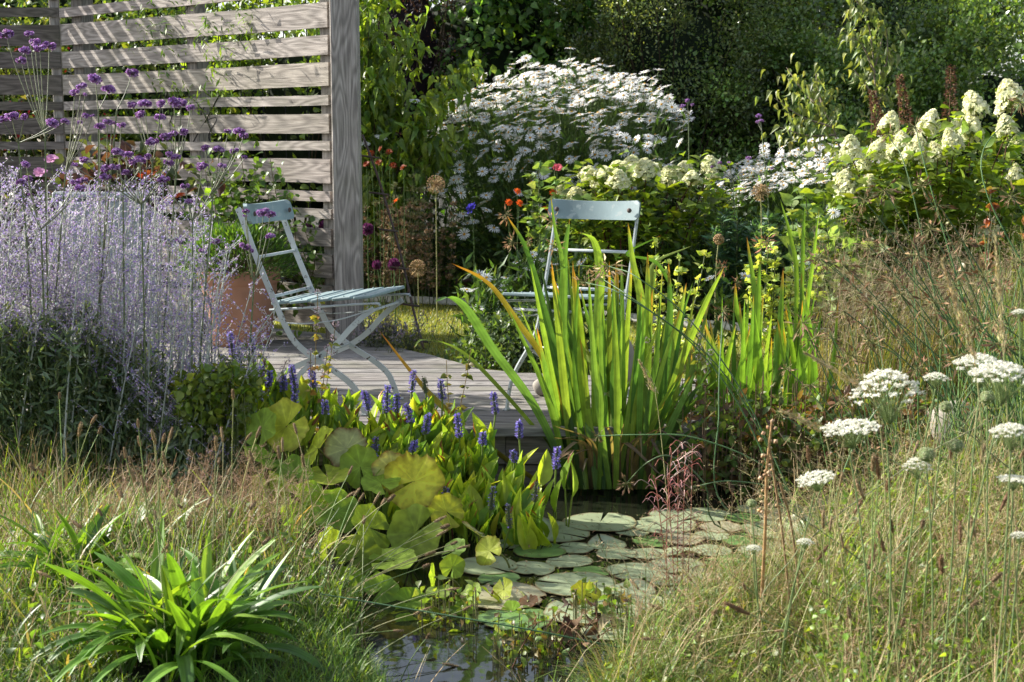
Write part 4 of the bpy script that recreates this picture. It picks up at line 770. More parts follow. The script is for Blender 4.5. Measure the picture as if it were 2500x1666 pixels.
# reddish shrub at right edge, pink-brown fine grasses, fern
bottlebrush('red_leaved_shrub', 'reddish bronze-leaved shrub at the right edge below the hydrangea', 'shrub', spots(2.55, 3.3, 7.0, 7.5, 14), .95, 900, .05, [(.22, .07, .04), (.15, .12, .04), (.28, .12, .06)], T=TLB)
bed('border_foliage', 'brownish foliage at far right between sedge and hydrangea', [(1.5, 6.6), (3.6, 6.4), (3.8, 7.4), (1.9, 7.9)], 5200, .55, .045, [(.10, .13, .03), (.16, .14, .05), (.06, .09, .02)], [TL, TDN], hf=hill)
def grasscloud(name, label, poly, n, h0, h1, cols, Yd=0, headn=14, kind=None, hcols=None, lean=.5, w=.0022, hs=.007):
    q = inpoly(n, np.array(poly)); z = gz(q[:, 0], q[:, 1]); L = rng.uniform(h0, h1, n); c, sd = arcs(np.column_stack([q, z]), rng.uniform(0, 2*pi, n), L, np.abs(rng.normal(0, .12, n)), np.abs(rng.normal(lean, .25, n)), 8)
    mb = MB(); ribbon(mb, c, sd, np.linspace(w, w*.4, 9)[None]*np.ones((n, 1)), jit(cols, n)); m_ = n*headn; k = np.repeat(np.arange(n), headn); t_ = rng.integers(5, 9, m_)
    d = nrm(rdir(m_)*[1, 1, .6]+[0, 0, .5]); p0 = c[k, t_]; p1 = p0+d*(rng.uniform(.02, .075, m_)*(9.5-t_)/3)[:, None]
    ribbon(mb, np.stack([p0, p1], 1), nrm(rdir(m_)), np.array([[.0008, .0006]]), jit(hcols or cols, m_)); r2 = np.repeat(np.arange(m_), 3); f = rng.uniform(.4, 1.05, len(r2))[:, None]
    inst(mb, TDN, p0[r2]+(p1-p0)[r2]*f+rng.normal(0, .003, (len(r2), 3)), frames(d[r2]+rdir(len(r2))*.5, rdir(len(r2))), hs, jit(hcols or cols, len(r2)))
    return tag(mk(name, mb, M_dry), label, 'grass', kind='stuff')
PK = [(.34, .22, .15), (.42, .30, .20), (.28, .17, .12), (.38, .30, .16)]
grasscloud('hair_grass', 'haze of fine pinkish-brown seeding grass below the right hydrangea', [(1.35, 6.1), (2.6, 5.8), (3.0, 6.6), (1.5, 6.9)], 800, .5, .85, [(.36, .27, .18), (.44, .35, .24), (.30, .24, .14), (.26, .28, .12)], hs=.007)
# ------------------------------------------------------------------ Russian sage and verbena
LAV = [(.42, .33, .58), (.54, .45, .66), (.28, .20, .50), (.62, .55, .66), (.38, .28, .46)]
SILV = (.44, .47, .42)
def outline(x): return np.interp(x, [-80, 0, 80, 200, 350, 450, 560, 660], [395, 400, 440, 450, 430, 470, 590, 690])
def sage(label, x0, x1, ns, Y0, Y1, bx, by):
    b0 = floor(P(bx, 1000, by)[0], by); rt = root('russian_sage', b0, label, 'russian sage', 'clumps of Russian sage')
    xs_ = rng.uniform(x0, x1, ns); T_ = np.array([P(x, outline(x)+abs(rng.normal(0, 75))+rng.uniform(-15, 25), rng.uniform(Y0, Y1)) for x in xs_])
    b = b0+np.column_stack([rng.normal(0, .10, ns), rng.normal(0, .10, ns), np.zeros(ns)]); mid = b*.35+T_*.65; mid[:, 2] = b[:, 2]+(T_[:, 2]-b[:, 2])*.45; mid[:, :2] = b[:, :2]*.75+T_[:, :2]*.25
    c = bez(b, mid, T_, 25); mb = MB(); tube(mb, c, np.linspace(.0045, .0016, 25)[None], SILV, 4); fl = MB()
    for s in range(ns):
        for k in range(12, 25):
            tg = nrm(c[s, min(k+1, 24)]-c[s, k-1]); 
            for q_ in range(2):
                a = rng.uniform(0, 2*pi); L = (.19-.0085*(k-11))*rng.uniform(.55, 1.15); d0 = nrm(np.array([cos(a), sin(a), .75])+tg*.3)
                bb = bez(c[s, k], c[s, k]+d0*L*.5, c[s, k]+nrm(d0+[0, 0, -.1])*L, 7)[0]; tube(mb, bb, .0008, SILV, 3)
                m_ = int(L*150)+1; t_ = rng.integers(1, 7, m_); pos = bb[t_]+rng.normal(0, .004, (m_, 3)); 
                acc.append(pos)
    pos = np.concatenate(acc); acc.clear(); m_ = len(pos); g = rng.random(m_)
    inst(fl, TD, pos, frames(rdir(m_, .2), rdir(m_)), rng.uniform(.007, .013, m_), np.where((g < .12)[:, None], jit([SILV], m_), jit(LAV, m_, .2)))
    mk('stems', mb, M_stem, rt); mk('flowers', fl, M_petal, rt)
    mb = MB(); n = int(ns*300); k = rng.integers(0, ns, n); t_ = rng.random(n)**.8*.6; pos = c[k, (t_*24).astype(int)]+rng.normal(0, .045, (n, 3)); ld = nrm(rdir(n)*.8+[0, 0, .6])
    inst(mb, TDN, pos, frames(ld, rdir(n)), rng.uniform(.03, .06, n), jit([(.14, .20, .11), (.10, .15, .07), (.20, .26, .16), (.07, .11, .05)], n)); mk('foliage', mb, M_leaf, rt)
    return rt
acc = []
sage('pale mauve Russian sage at the very left edge', -120, 110, 20, 4.7, 5.2, -20, 5.0)
sage('tall mauve Russian sage below the corner of the screens', 60, 250, 21, 4.8, 5.3, 130, 5.05)
sage('mauve Russian sage in front of the orange dahlias', 200, 400, 22, 4.8, 5.35, 290, 5.1)
sage('mauve Russian sage reaching towards the side-on chair', 350, 520, 18, 4.7, 5.3, 420, 5.0)
sage('lowest violet Russian sage sprawling against the chair', 470, 680, 9, 4.7, 5.15, 450, 4.85)
# loose low violet branch in front
vb = []
for s_ in range(3):
    mb = MB(); n = 230; cl_ = rdir(9, .2)*[.34, .34, .16]; kk_ = rng.integers(0, 9, n); d = rdir(n, .5); pos = cl_[kk_]+d*[.17, .17, .17]*rng.uniform(.7, 1.1, (n, 1)); inst(mb, Tpetals(5, .1, .3, 1.3, s_), pos, frames(rdir(n), nrm(d+rdir(n)*.4)), rng.uniform(.07, .11, n), jit([(.44, .25, .54), (.58, .38, .66), (.32, .14, .40), (.20, .07, .24)], n, .2))
    blob(mb, (0, 0, -.03), (.28, .28, .14), (.13, .08, .12), .08, 2, 12); vb.append(mesh('flower_cluster', mb, M_petal))
def verbena(label, cl, base, Y, node=None, group='tall purple verbena'):
    Y = Y+.28*(Y < 6); b = floor(P(base, 1000, Y+.2)[0], Y+.2*(Y < 6)); rt = root('verbena', b, label, 'verbena', group); off = np.array(b); pts = np.array([P(x, y_, Y+rng.uniform(-.08, .08)) for x, y_, s in cl]); mb = MB()
    nz = np.array([pts[:, 0].mean()*.8+b[0]*.2, Y, pts[:, 2].min()-.16]) if node is None else P(node[0], node[1], Y)
    low = b*.5+nz*.5+np.array([rng.normal(0, .02), 0, 0]); tube(mb, smoothpath([b, low, nz], 16), np.linspace(.0042, .0028, 16)[None], (.16, .20, .10), 5)
    for i, (x, y_, s) in enumerate(cl):
        p_ = pts[i]; hd = np.hypot(p_[0]-nz[0], p_[1]-nz[1]); st_ = nz if p_[2] > nz[2]+.02 else low; c = bez(st_, np.array([p_[0]*.75+st_[0]*.25, p_[1]*.7+st_[1]*.3, st_[2]*.45+p_[2]*.55]), p_, 10); tube(mb, c, np.linspace(.0022, .0013, 10)[None], (.18, .20, .12), 4)
        S = s/FPX*Y*1.0; q = rng.integers(2, 4); o = link('flower_cluster', vb[i % 3], rt, p_-off, (rng.uniform(-.2, .2), rng.uniform(-.2, .2), rng.uniform(0, 6)), (S, S, S*.9))
    mk('stems', mb, M_stem, rt)
verbena('tallest verbena at the left edge with heads against the screen', [(15, 84, 36), (72, 82, 24), (85, 104, 34), (62, 124, 30), (97, 118, 30), (120, 112, 32), (52, 148, 28)], 120, 4.55, (110, 330))
verbena('verbena with three heads on the dark screen post', [(182, 226, 26), (198, 211, 26), (208, 231, 14), (208, 283, 20), (225, 283, 12), (195, 299, 16)], 95, 4.6, (160, 420))
verbena('verbena with two lilac heads on the second tallest stem', [(233, 193, 36), (264, 218, 34)], 255, 4.7, (240, 270))
verbena('verbena topped by one head against the striped boards', [(322, 178, 32), (243, 309, 26), (262, 298, 22), (272, 300, 20), (296, 306, 22)], 200, 4.6, (285, 270))
verbena('verbena with low heads at the left frame edge', [(5, 292, 26), (28, 284, 34), (58, 286, 26), (130, 301, 34), (160, 297, 22)], 60, 4.5, (45, 350))
verbena('widest flat-topped verbena in front of the screen middle', [(323, 257, 26), (352, 253, 34), (392, 254, 30), (342, 280, 28), (390, 286, 28)], 365, 4.7, (372, 400))
verbena('verbena right of the flat-topped one, five heads', [(425, 250, 40), (442, 254, 30), (466, 263, 24), (402, 334, 28), (420, 328, 26), (448, 323, 28)], 418, 4.65, (430, 420))
verbena('verbena with cluster pair far right before the boards', [(556, 321, 18), (583, 320, 30), (595, 332, 22), (501, 361, 24), (536, 365, 28), (572, 369, 22), (597, 384, 16)], 480, 4.6, (520, 470))
verbena('verbena with one round head beside small dahlias', [(372, 346, 32), (290, 372, 32), (312, 378, 28), (206, 391, 26), (180, 402, 20)], 300, 4.6, (300, 470))
verbena('verbena crowd of heads over the mauve haze', [(325, 396, 24), (342, 390, 28), (360, 383, 24), (412, 377, 22), (430, 383, 26), (412, 398, 26), (260, 411, 30), (281, 408, 26), (305, 421, 24), (258, 432, 28)], 340, 4.55, (345, 500))
verbena('verbena with lilac heads left of the rose leaves', [(493, 407, 32), (543, 405, 22), (452, 455, 22), (400, 438, 30), (462, 492, 20)], 440, 4.5, (470, 540))
verbena('low verbena in the mauve haze at left', [(64, 402, 24), (50, 444, 24), (68, 436, 24), (75, 475, 14), (185, 445, 28), (205, 440, 20), (195, 458, 24)], 120, 4.5, (100, 560))
verbena('verbena with heads overlapping the chair back', [(600, 516, 18), (598, 528, 12), (643, 519, 34), (660, 524, 26), (660, 576, 24), (598, 602, 28), (612, 612, 18)], 560, 4.65, (620, 690))
verbena('small verbena below the chair back with two heads', [(527, 590, 22), (494, 612, 20), (470, 583, 14), (436, 588, 16), (535, 740, 12), (583, 837, 22)], 500, 4.7, (515, 750))
verbena('distant verbena right of the tall daisies', [(1678, 246, 14), (1668, 258, 12), (1690, 256, 12), (1665, 262, 10)], 1683, 9.2, (1681, 280), 'distant verbena in the border')
verbena('distant verbena above the lower daisy patch', [(1853, 283, 16), (1858, 295, 14), (1850, 298, 12)], 1865, 8.8, (1860, 320), 'distant verbena in the border')
verbena('distant verbena low beside the last cream cone', [(1757, 398, 12), (1780, 397, 10), (1828, 387, 16), (1738, 408, 10), (1885, 412, 8), (1975, 417, 8)], 1790, 8.9, (1790, 440), 'distant verbena in the border')
# ------------------------------------------------------------------ iris clumps
def blades(rt, paths, wds, K=20, cols=None, tipc=None, name='blades'):
    mb = MB(); n = len(paths); pts = np.array([smoothpath(p_, K) for p_ in paths]); t_ = np.linspace(0, 1, K)[None]
    prof = np.clip(np.minimum(.72+.5*t_, (1-t_)**.62*1.45), 0, 1.0); side = nrm(np.column_stack([np.ones(n), rng.normal(0, .35, n), np.zeros(n)]))
    c = jit([(.13, .26, .035), (.17, .31, .04), (.10, .21, .035), (.22, .36, .045)], n, .12, .03) if cols is None else np.array(cols); C = np.repeat(c[:, None], K, 1)
    if tipc is None: tipc = [rng.random() < .5 for _ in range(n)]
    tp = np.where(np.array(tipc, float)[:, None] > 0, sst(.86-.5*np.clip(np.array(tipc, float)-1, 0, 1), 1., 0)*0+1, 0)
    for i in range(n):
        f = float(tipc[i]); 
        if f > 0: u = sst(1-.16*f, 1., t_[0])[:, None]; C[i] = C[i]*(1-u)+np.array([.50, .24, .04])*u; v = sst(1-.04*f, 1, t_[0])[:, None]; C[i] = C[i]*(1-v)+np.array([.30, .10, .03])*v
    C = C*(1-.35*sst(.25, 0, t_)[..., None]*np.array([.2, .1, .6]))
    ribbon(mb, pts, side, prof*np.array(wds)[:, None], C, 0, .10, 7); return mk(name, mb, M_blade, rt)
def gx_(px, py, Y): return P(px, py, Y)
ib = G(1490, 1195, WZ); Yi = ib[1]
rt = root('iris_clump', ib, 'big upright clump of sword-shaped iris leaves standing in the pond', 'iris', 'iris clumps')
LST = [([(1533, 543), (1545, 640), (1566, 760), (1545, 960), (1505, 1190)], .044, .6), ([(1581, 615), (1580, 760), (1570, 950), (1560, 1195)], .048, 1.2), ([(1632, 640), (1635, 780), (1615, 980), (1585, 1195)], .044, 1), ([(1676, 690), (1655, 800), (1620, 980), (1575, 1195)], .04, .8), ([(1768, 652), (1715, 760), (1640, 950), (1570, 1195)], .04, .5),
 ([(1399, 649), (1415, 800), (1430, 1000), (1470, 1195)], .052, 1.6), ([(1391, 535), (1378, 640), (1380, 860), (1425, 1195)], .046, .2), ([(1412, 568), (1450, 590), (1464, 680), (1455, 850), (1450, 1195)], .050, .3), ([(1238, 528), (1285, 610), (1330, 765), (1380, 950), (1430, 1195)], .038, 1.), ([(1102, 643), (1190, 690), (1259, 780), (1350, 925), (1425, 1195)], .032, 2.8),
 ([(1060, 737), (1098, 727), (1140, 756), (1202, 852), (1310, 1000), (1400, 1195)], .046, 0), ([(926, 808), (1007, 913), (1072, 986), (1180, 1080), (1330, 1190)], .032, 3.2), ([(1010, 850), (1035, 830), (1120, 855), (1220, 950), (1340, 1090), (1410, 1195)], .034, .3), ([(1456, 997), (1462, 973), (1483, 960), (1508, 990), (1510, 1090), (1500, 1195)], .030, 0), ([(1345, 480), (1355, 560), (1375, 660), (1385, 900), (1430, 1195)], .024, .5),
 ([(1345, 665), (1400, 650), (1460, 655), (1500, 690)], .014, .6), ([(1700, 905), (1660, 990), (1610, 1100), (1580, 1195)], .04, .3), ([(1415, 1060), (1412, 1085), (1440, 1150), (1470, 1195)], .03, 0), ([(1615, 575), (1530, 620), (1600, 640), (1640, 700)], .02, .3), ([(1690, 600), (1600, 640), (1590, 700), (1580, 900), (1550, 1195)], .03, 0)]
paths, wd, tc_ = [], [], []
for l, w_, tt in LST:
    w_ *= .82; l = l[::-1]; m_ = len(l); y0 = Yi+rng.uniform(-.05, .05); y1 = y0+rng.uniform(-.25, .2); paths.append([P(x, y_, y0+(y1-y0)*i/(m_-1)) for i, (x, y_) in enumerate(l)]); wd.append(w_); tc_.append(tt)
for i in range(66):
    bx = rng.uniform(1385, 1600); sp = (bx-1480)/110; tx = bx+sp*95+rng.normal(0, 30)-15; ty = 585+abs(rng.normal(0, 150))+60*abs(sp); y0 = Yi+rng.uniform(-.12, .12); y1 = y0+rng.uniform(-.3, .3)
    mx = bx*.6+tx*.4+rng.normal(0, 10); paths.append([P(bx, 1195, y0), P(mx, 1195*.5+ty*.5, (y0+y1)/2), P(tx, ty, y1)]); wd.append(rng.uniform(.020, .036)); tc_.append(rng.choice([0, 0, .4, 1.2]))
for i in range(22):                                    # dead tan leaves hanging at the base
    bx = rng.uniform(1390, 1610); sg = 1 if bx > 1500 else -1; tx = bx+sg*rng.uniform(10, 110); ty = rng.uniform(1020, 1185); paths.append([P(bx, 1195, Yi-.05), P(bx+sg*8, 1195-rng.uniform(60, 150), Yi-.12), P(tx, ty, Yi-.2)]); wd.append(rng.uniform(.010, .02)); tc_.append(0)
for i in range(14):                                    # short outward leaning ones low right
    bx = rng.uniform(1500, 1620); tx = bx+rng.uniform(60, 220); ty = rng.uniform(880, 1080); paths.append([P(bx, 1195, Yi), P((bx+tx)/2-10, 1195*.45+ty*.55, Yi-.05), P(tx, ty, Yi-rng.uniform(0, .2))]); wd.append(rng.uniform(.02, .034)); tc_.append(rng.choice([0, .6]))
cc_ = jit([(.11, .20, .045), (.15, .25, .05), (.085, .165, .04), (.21, .30, .055)], len(paths), .2, .05); cc_[len(LST)+66:len(LST)+88] = jit([(.24, .19, .11), (.15, .11, .07)], 22); cc_[6] = (.09, .18, .04); cc_[8] = (.08, .17, .045); cc_[10] = (.12, .23, .06); cc_[13] = (.4, .45, .28); cc_[9] = (.30, .24, .04); cc_[11] = (.26, .22, .035); cc_[5] = (.27, .38, .04)
blades(rt, paths, wd, cols=cc_, tipc=tc_)
def seedhead(rt, px, py, Y, s, col=(.30, .18, .10), n=26, name='seed_head', down=.4):
    p_ = P(px, py, Y); mb = MB(); d = nrm(rdir(n)-[0, 0, down-.3]); L = s*rng.uniform(.4, 1, n); tube(mb, np.stack([np.tile(p_, (n, 1)), p_+d*L[:, None]*.7], 1), .0008, (.2, .2, .08), 3)
    inst(mb, Tdiamond(.24, .06, .1), p_+d*L[:, None]*.45, frames(d+rdir(n)*.4, rdir(n)), L*.55, jit([col, tuple(np.array(col)*[1.4, 1.45, 1.4])], n, .25)); mk(name, mb, M_dry, rt)
for x, y_, s in ((1235, 525, .05), (1252, 590, .05), (1290, 590, .035), (1345, 540, .06), (1352, 600, .05)): seedhead(rt, x, y_, Yi-.05, s, (.34, .20, .11))
rt = root('iris_clump', P(1900, 1075, 5.75), 'second, slimmer iris clump in front of the lime spires', 'iris', 'iris clumps')
LST = [([(1823, 577), (1845, 740), (1850, 900), (1850, 1090)], .036, .8), ([(1855, 630), (1850, 760), (1835, 940), (1825, 1090)], .034, .3), ([(1912, 655), (1905, 780), (1895, 950), (1880, 1090)], .034, 1.2), ([(1957, 665), (1955, 800), (1945, 960), (1930, 1090)], .030, .5), ([(1905, 488), (1930, 580), (1945, 700), (1930, 1090)], .02, 0), ([(1965, 500), (1960, 620), (1950, 1090)], .018, 0), ([(2000, 510), (1985, 640), (1965, 800), (1940, 1090)], .02, .3), ([(1795, 690), (1800, 760), (1830, 860), (1850, 1090)], .03, 1.5), ([(1965, 755), (1930, 850), (1870, 1000), (1850, 1090)], .03, 1.5), ([(1710, 770), (1745, 850), (1790, 960), (1840, 1090)], .028, 2.5), ([(2000, 760), (1960, 880), (1900, 1090)], .026, .8), ([(1845, 870), (1838, 940), (1845, 1000), (1850, 1090)], .02, 3.)]
paths, wd, tc_ = [], [], []
for l, w_, tt in LST:
    l = l[::-1]; y0 = 5.75+rng.uniform(-.1, .1); paths.append([P(x, y_, y0) for x, y_ in l]); wd.append(w_); tc_.append(tt)
for i in range(60):
    bx = rng.uniform(1640, 2010); tx = bx+rng.normal(0, 35); ty = 700+abs(rng.normal(0, 120))+max(0, 1800-bx)*1.3; y0 = 5.72+rng.uniform(-.2, .2); paths.append([P(bx, 1090, y0), P((bx+tx)/2+rng.normal(0, 8), 1090*.5+ty*.5, y0), P(tx, ty, y0+rng.uniform(-.1, .1))]); wd.append(rng.uniform(.018, .032)); tc_.append(rng.choice([0, .5, 1.2]))
blades(rt, paths, wd, tipc=tc_, cols=jit([(.15, .27, .04), (.20, .32, .05), (.11, .21, .035)], len(paths), .15, .04))
for x, y_, s in ((1868, 590, .08), (1763, 655, .05), (1800, 690, .04)): seedhead(rt, x, y_, 5.7, s, (.28, .13, .08))
# ------------------------------------------------------------------ pond plants
def pick_leaf(mb, p, d, n, L, w, col): pass
rg = 'pickerelweed clumps along the deck'
def pickerel(label, leafpts, spikes, Yfun):
    lp = np.array([P(x, y_, Yfun(y_)) for x, y_ in leafpts]); cx = lp[:, 0].mean(); cy = lp[:, 1].mean(); rt = root('pickerelweed', (cx, cy, WZ), label, 'pickerelweed', rg); n = len(lp)
    L = rng.uniform(.09, .155, n); d = nrm(np.column_stack([rng.normal(.08, .35, n), rng.normal(0, .3, n), np.ones(n)*.9])); nm = nrm(np.column_stack([rng.normal(-.2, .7, n), rng.normal(-.6, .5, n), np.full(n, .25)])); base = lp-d*L[:, None]*.5
    T = Tleaf((.15, .85, 1., .8, .48, .02), .42, .28, .12, 5); mb = MB(); yl = np.clip((lp[:, 2]*0+rng.random(n)), 0, 1)[:, None]; C = jit([(.20, .32, .04), (.15, .26, .035)], n, .12)*(yl > .6)+jit([(.44, .50, .05), (.36, .47, .05)], n, .12)*(yl <= .6)
    inst(mb, T, base, frames(d, nm), np.column_stack([L, L*rng.uniform(.75, 1.1, n), L]), C)
    e = rng.choice(n, n//7, False); Tt = Tleaf((.5, .9, .6, .02), .26, .3, .3); inst(mb, Tt, base[e]+d[e]*L[e][:, None]*.7, frames(d[e], nm[e]), L[e]*.36, jit([(.20, .07, .02), (.30, .14, .03)], len(e)))
    mk('foliage', mb, M_blade, rt); mb = MB(); b = np.column_stack([base[:, 0]*.75+cx*.25+rng.normal(0, .03, n), base[:, 1]+rng.uniform(-.03, .05, n), np.full(n, WZ-.05)]); low = base[:, 2] < WZ+.03; tube(mb, bez(b, np.column_stack([b[:, :2]*.6+base[:, :2]*.4, (b[:, 2]+base[:, 2])/2]), base+d*.006, 7), .0032, jit([(.22, .30, .05)], n), 4); mk('stems', mb, M_stem, rt)
    for (x, y_, h, op) in spikes:
        Y_ = Yfun(y_+60)-.02; p_ = P(x, y_+h/2, Y_); H = h/FPX*Y_; mb = MB(); bb = np.array([p_[0]*.8+cx*.2, Y_+.02, WZ-.05]); cst = bez(bb, (bb+p_)/2+[0, .02, .03], p_, 8); tube(mb, cst, .003, (.2, .28, .06), 4); m_ = int(70+H*1500); z = rng.random(m_); a = rng.uniform(0, 2*pi, m_); rr = .011*np.sqrt(np.clip(1-(z*.95)**3, .08, 1)); dr = np.column_stack([np.cos(a), np.sin(a), rng.uniform(-.1, .7, m_)]); ax = nrm(np.array([rng.normal(.02, .1), 0, 1])); pos = p_+ax*(z*H)[:, None]+dr*rr[:, None]*.6
        tube(mb, np.array([p_, p_+ax*H*.97]), np.array([[.007, .004]]), (.10, .13, .06), 6); blue = rng.random(m_) < op; inst(mb, Tdiamond(.6, .1, .15), pos, frames(dr, rdir(m_)), rng.uniform(.008, .0135, m_)*(.6+.4*blue), np.where(blue[:, None], jit([(.24, .20, .58), (.34, .30, .66), (.18, .13, .45)], m_, .15), jit([(.16, .17, .10), (.2, .2, .13)], m_))); mk('flower_spike', mb, M_petal, rt)
Yf = lambda y_: float(np.interp(y_, [900, 960, 1100, 1200, 1330, 1400], [5.25, 5.15, 4.9, 4.72, 4.48, 4.4]))
def lpts(poly, n): q = inpoly(n, np.array(poly, float)); return q
pickerel('leftmost pickerelweed clump behind the round leaves', lpts([(540, 930), (640, 900), (720, 950), (860, 985), (860, 1060), (700, 1060), (560, 1030)], 85), [(571, 845, 70, .9), (590, 870, 60, .4), (577, 905, 50, .7), (618, 850, 70, .6), (636, 915, 40, .9), (655, 925, 40, .9), (693, 935, 40, .9), (722, 925, 70, .9), (722, 985, 50, .7), (765, 922, 50, 1), (795, 995, 35, .8)], Yf)
pickerel('middle pickerelweed clump along the deck edge with most violet spikes', lpts([(840, 990), (1000, 985), (1130, 1010), (1200, 1080), (1200, 1150), (1040, 1170), (860, 1130)], 180), [(899, 978, 50, .95), (942, 975, 70, .9), (967, 985, 45, .9), (1004, 932, 55, .7), (1080, 950, 50, .7), (1003, 1010, 50, .8), (1038, 1035, 50, .8), (1210, 985, 55, .8), (912, 1090, 50, .4), (1007, 1090, 28, .9), (1040, 940, 40, .0)], Yf)
pickerel('front pickerelweed clump leaning over the lily pads', lpts([(930, 1110), (1130, 1080), (1250, 1150), (1330, 1210), (1330, 1300), (1230, 1320), (1100, 1270), (950, 1240)], 150), [(1122, 1040, 60, .95), (1178, 1072, 32, .9), (1092, 1210, 45, .3), (1198, 1215, 60, .15), (1245, 1260, 60, .1), (1306, 1200, 50, .05), (1023, 1140, 32, .9), (1256, 1115, 30, .6)], Yf)
pickerel('sparse pickerelweed with two upright pairs of leaves on the right', [(1270, 1130), (1288, 1120), (1340, 1200), (1360, 1210), (1300, 1290), (1350, 1290), (1385, 1150), (1400, 1170), (1330, 1140), (1240, 1180)], [(1268, 1050, 45, .9), (1357, 1118, 55, .8)], Yf)
M_round = leafmat('round_leaf', .6, .5, .25, (1.7, 1.55, .45), .25, 35.)
# round leaved marsh plant
def roundleaf(mb, p, nm, R, col, brown=0., seedn=0, hd=None):
    rr = np.random.default_rng(seedn+900); K = 7; S = 61; a = np.linspace(.16, 2*pi-.16, S); V = []; C = []; col = np.array(col)
    w = 1+.05*np.sin(a*rr.integers(5, 9)+rr.uniform(0, 6))+rr.normal(0, .012, S); wz = rr.uniform(.04, .10)*np.sin(a*rr.integers(3, 6)+rr.uniform(0, 6)); bite = rr.uniform(0, 2*pi)
    for k in range(K+1):
        f = k/K
        for i in range(S):
            ff = f*w[i]*(1-.22*brown*max(0, cos(a[i]-bite))**3*abs(sin(a[i]*9))) if k else 0; V.append([cos(a[i])*ff, sin(a[i])*ff, .10*f*f+wz[i]*f*f+.035*abs(sin(a[i]*5))*f])
            vein = 1+.30*(abs(sin(a[i]*5.0)) < .16)-.10*(rr.random() < .05); b_ = brown*max(0, (f-.75)/.25)*(rr.random()*.7+.5) if brown else 0; b_ = min(1, b_); C.append(col*vein*(1-b_)+np.array([.13, .045, .02])*b_)
    V = np.array(V)*R; i = np.arange(K)[:, None]*S+np.arange(S-1)[None]; q = np.stack([i, i+1, i+S+1, i+S], -1).reshape(-1, 4)
    Fr = frames([hd if hd is not None else rdir(1)[0]], [nm])[0]; mb.add(V@Fr.T+p, q, np.array(C))
rt = root('marsh_plant', G(900, 1400, -.2), 'marsh plant with big round scalloped leaves, some yellowed and browned', 'marsh plant'); st = MB(); ro = np.array(rt.location)
RL = [(700, 1040, 75, 'y', .4), (640, 1045, 55, 'g', 0), (775, 1095, 68, 'Y', 0), (845, 1095, 62, 'p', 1.), (800, 1165, 62, 'Y', 0), (880, 1140, 60, 'g', .2), (720, 1160, 55, 'g', 0), (640, 1120, 60, 'g', 0), (660, 1200, 62, 'g', 0), (745, 1235, 70, 'g', 0), (820, 1250, 66, 'g', 0), (1010, 1175, 85, 'Y', .8), (960, 1150, 60, 'p', .8), (1160, 1300, 48, 'p', 1.), (1015, 1300, 78, 'g', 0), (905, 1290, 70, 'g', 0), (960, 1370, 66, 'g', 0), (875, 1360, 64, 'g', 0), (800, 1340, 60, 'g', 0), (1195, 1345, 46, 'y', .6), (1110, 1345, 40, 'g', 0), (1105, 1385, 36, 'y', .3), (930, 1440, 50, 'g', 0), (850, 1430, 52, 'g', 0), (1000, 1470, 46, 'g', 0), (1070, 1450, 44, 'g', 0), (1150, 1455, 40, 'g', .2), (1200, 1455, 38, 'y', 0), (1230, 1440, 34, 'y', 0), (1130, 1500, 36, 'g', 0), (1250, 1495, 34, 'g', 0), (1430, 1455, 46, 'y', .3), (1460, 1500, 34, 'y', .4), (1050, 1520, 40, 'g', 0), (1205, 1560, 44, 'y', .6), (1260, 1580, 40, 'g', .7), (1010, 1580, 34, 'g', 0), (1150, 1580, 34, 'g', .2), (1320, 1530, 36, 'b', .9), (1380, 1540, 34, 'b', .9), (930, 1180, 55, 'g', 0), (720, 1300, 50, 'g', 0), (1090, 1250, 52, 'y', .5), (1060, 1410, 40, 'g', 0), (1080, 1600, 38, 'g', 0), (1180, 1620, 36, 'y', .3), (1110, 1560, 34, 'g', .4), (1290, 1620, 34, 'g', 0), (1240, 1540, 32, 'y', 0), (1330, 1590, 30, 'y', .5), (990, 1530, 40, 'g', 0), (1380, 1610, 30, 'g', 0), (1290, 1470, 30, 'b', .8)]
for i, (x, y_, s, kd, br) in enumerate(RL):
    hz = .30 if y_ < 1250 else .20 if y_ < 1400 else .10
    Y_ = float(np.interp(y_, [1040, 1200, 1350, 1450, 1600], [4.75, 4.5, 4.2, 4.0, 3.65])); p_ = P(x, y_, Y_); R = s/FPX*Y_*.90
    col = {'y': (.36, .42, .06), 'Y': (.46, .50, .06), 'g': (.22, .34, .05), 'p': (.36, .38, .20), 'b': (.12, .06, .03)}[kd]; col = jit([col], 1, .12)[0]
    nm = nrm(np.array([rng.normal(-.15, .45), -.75+rng.normal(0, .45), .75])); mb = MB(); roundleaf(mb, p_, nm, R, col, br, i); mk('leaf', mb, M_round, rt)
    b = np.array([p_[0]+rng.normal(0, .06), p_[1]+rng.uniform(.05, .25), WZ-.04]); c = bez(b, np.array([b[0], b[1], (b[2]+p_[2])/2+.03]), p_, 10); tube(st, c, .0035, (.20, .22, .07) if i % 3 else (.10, .04, .03), 5)
mk('stems', st, M_stem, rt)
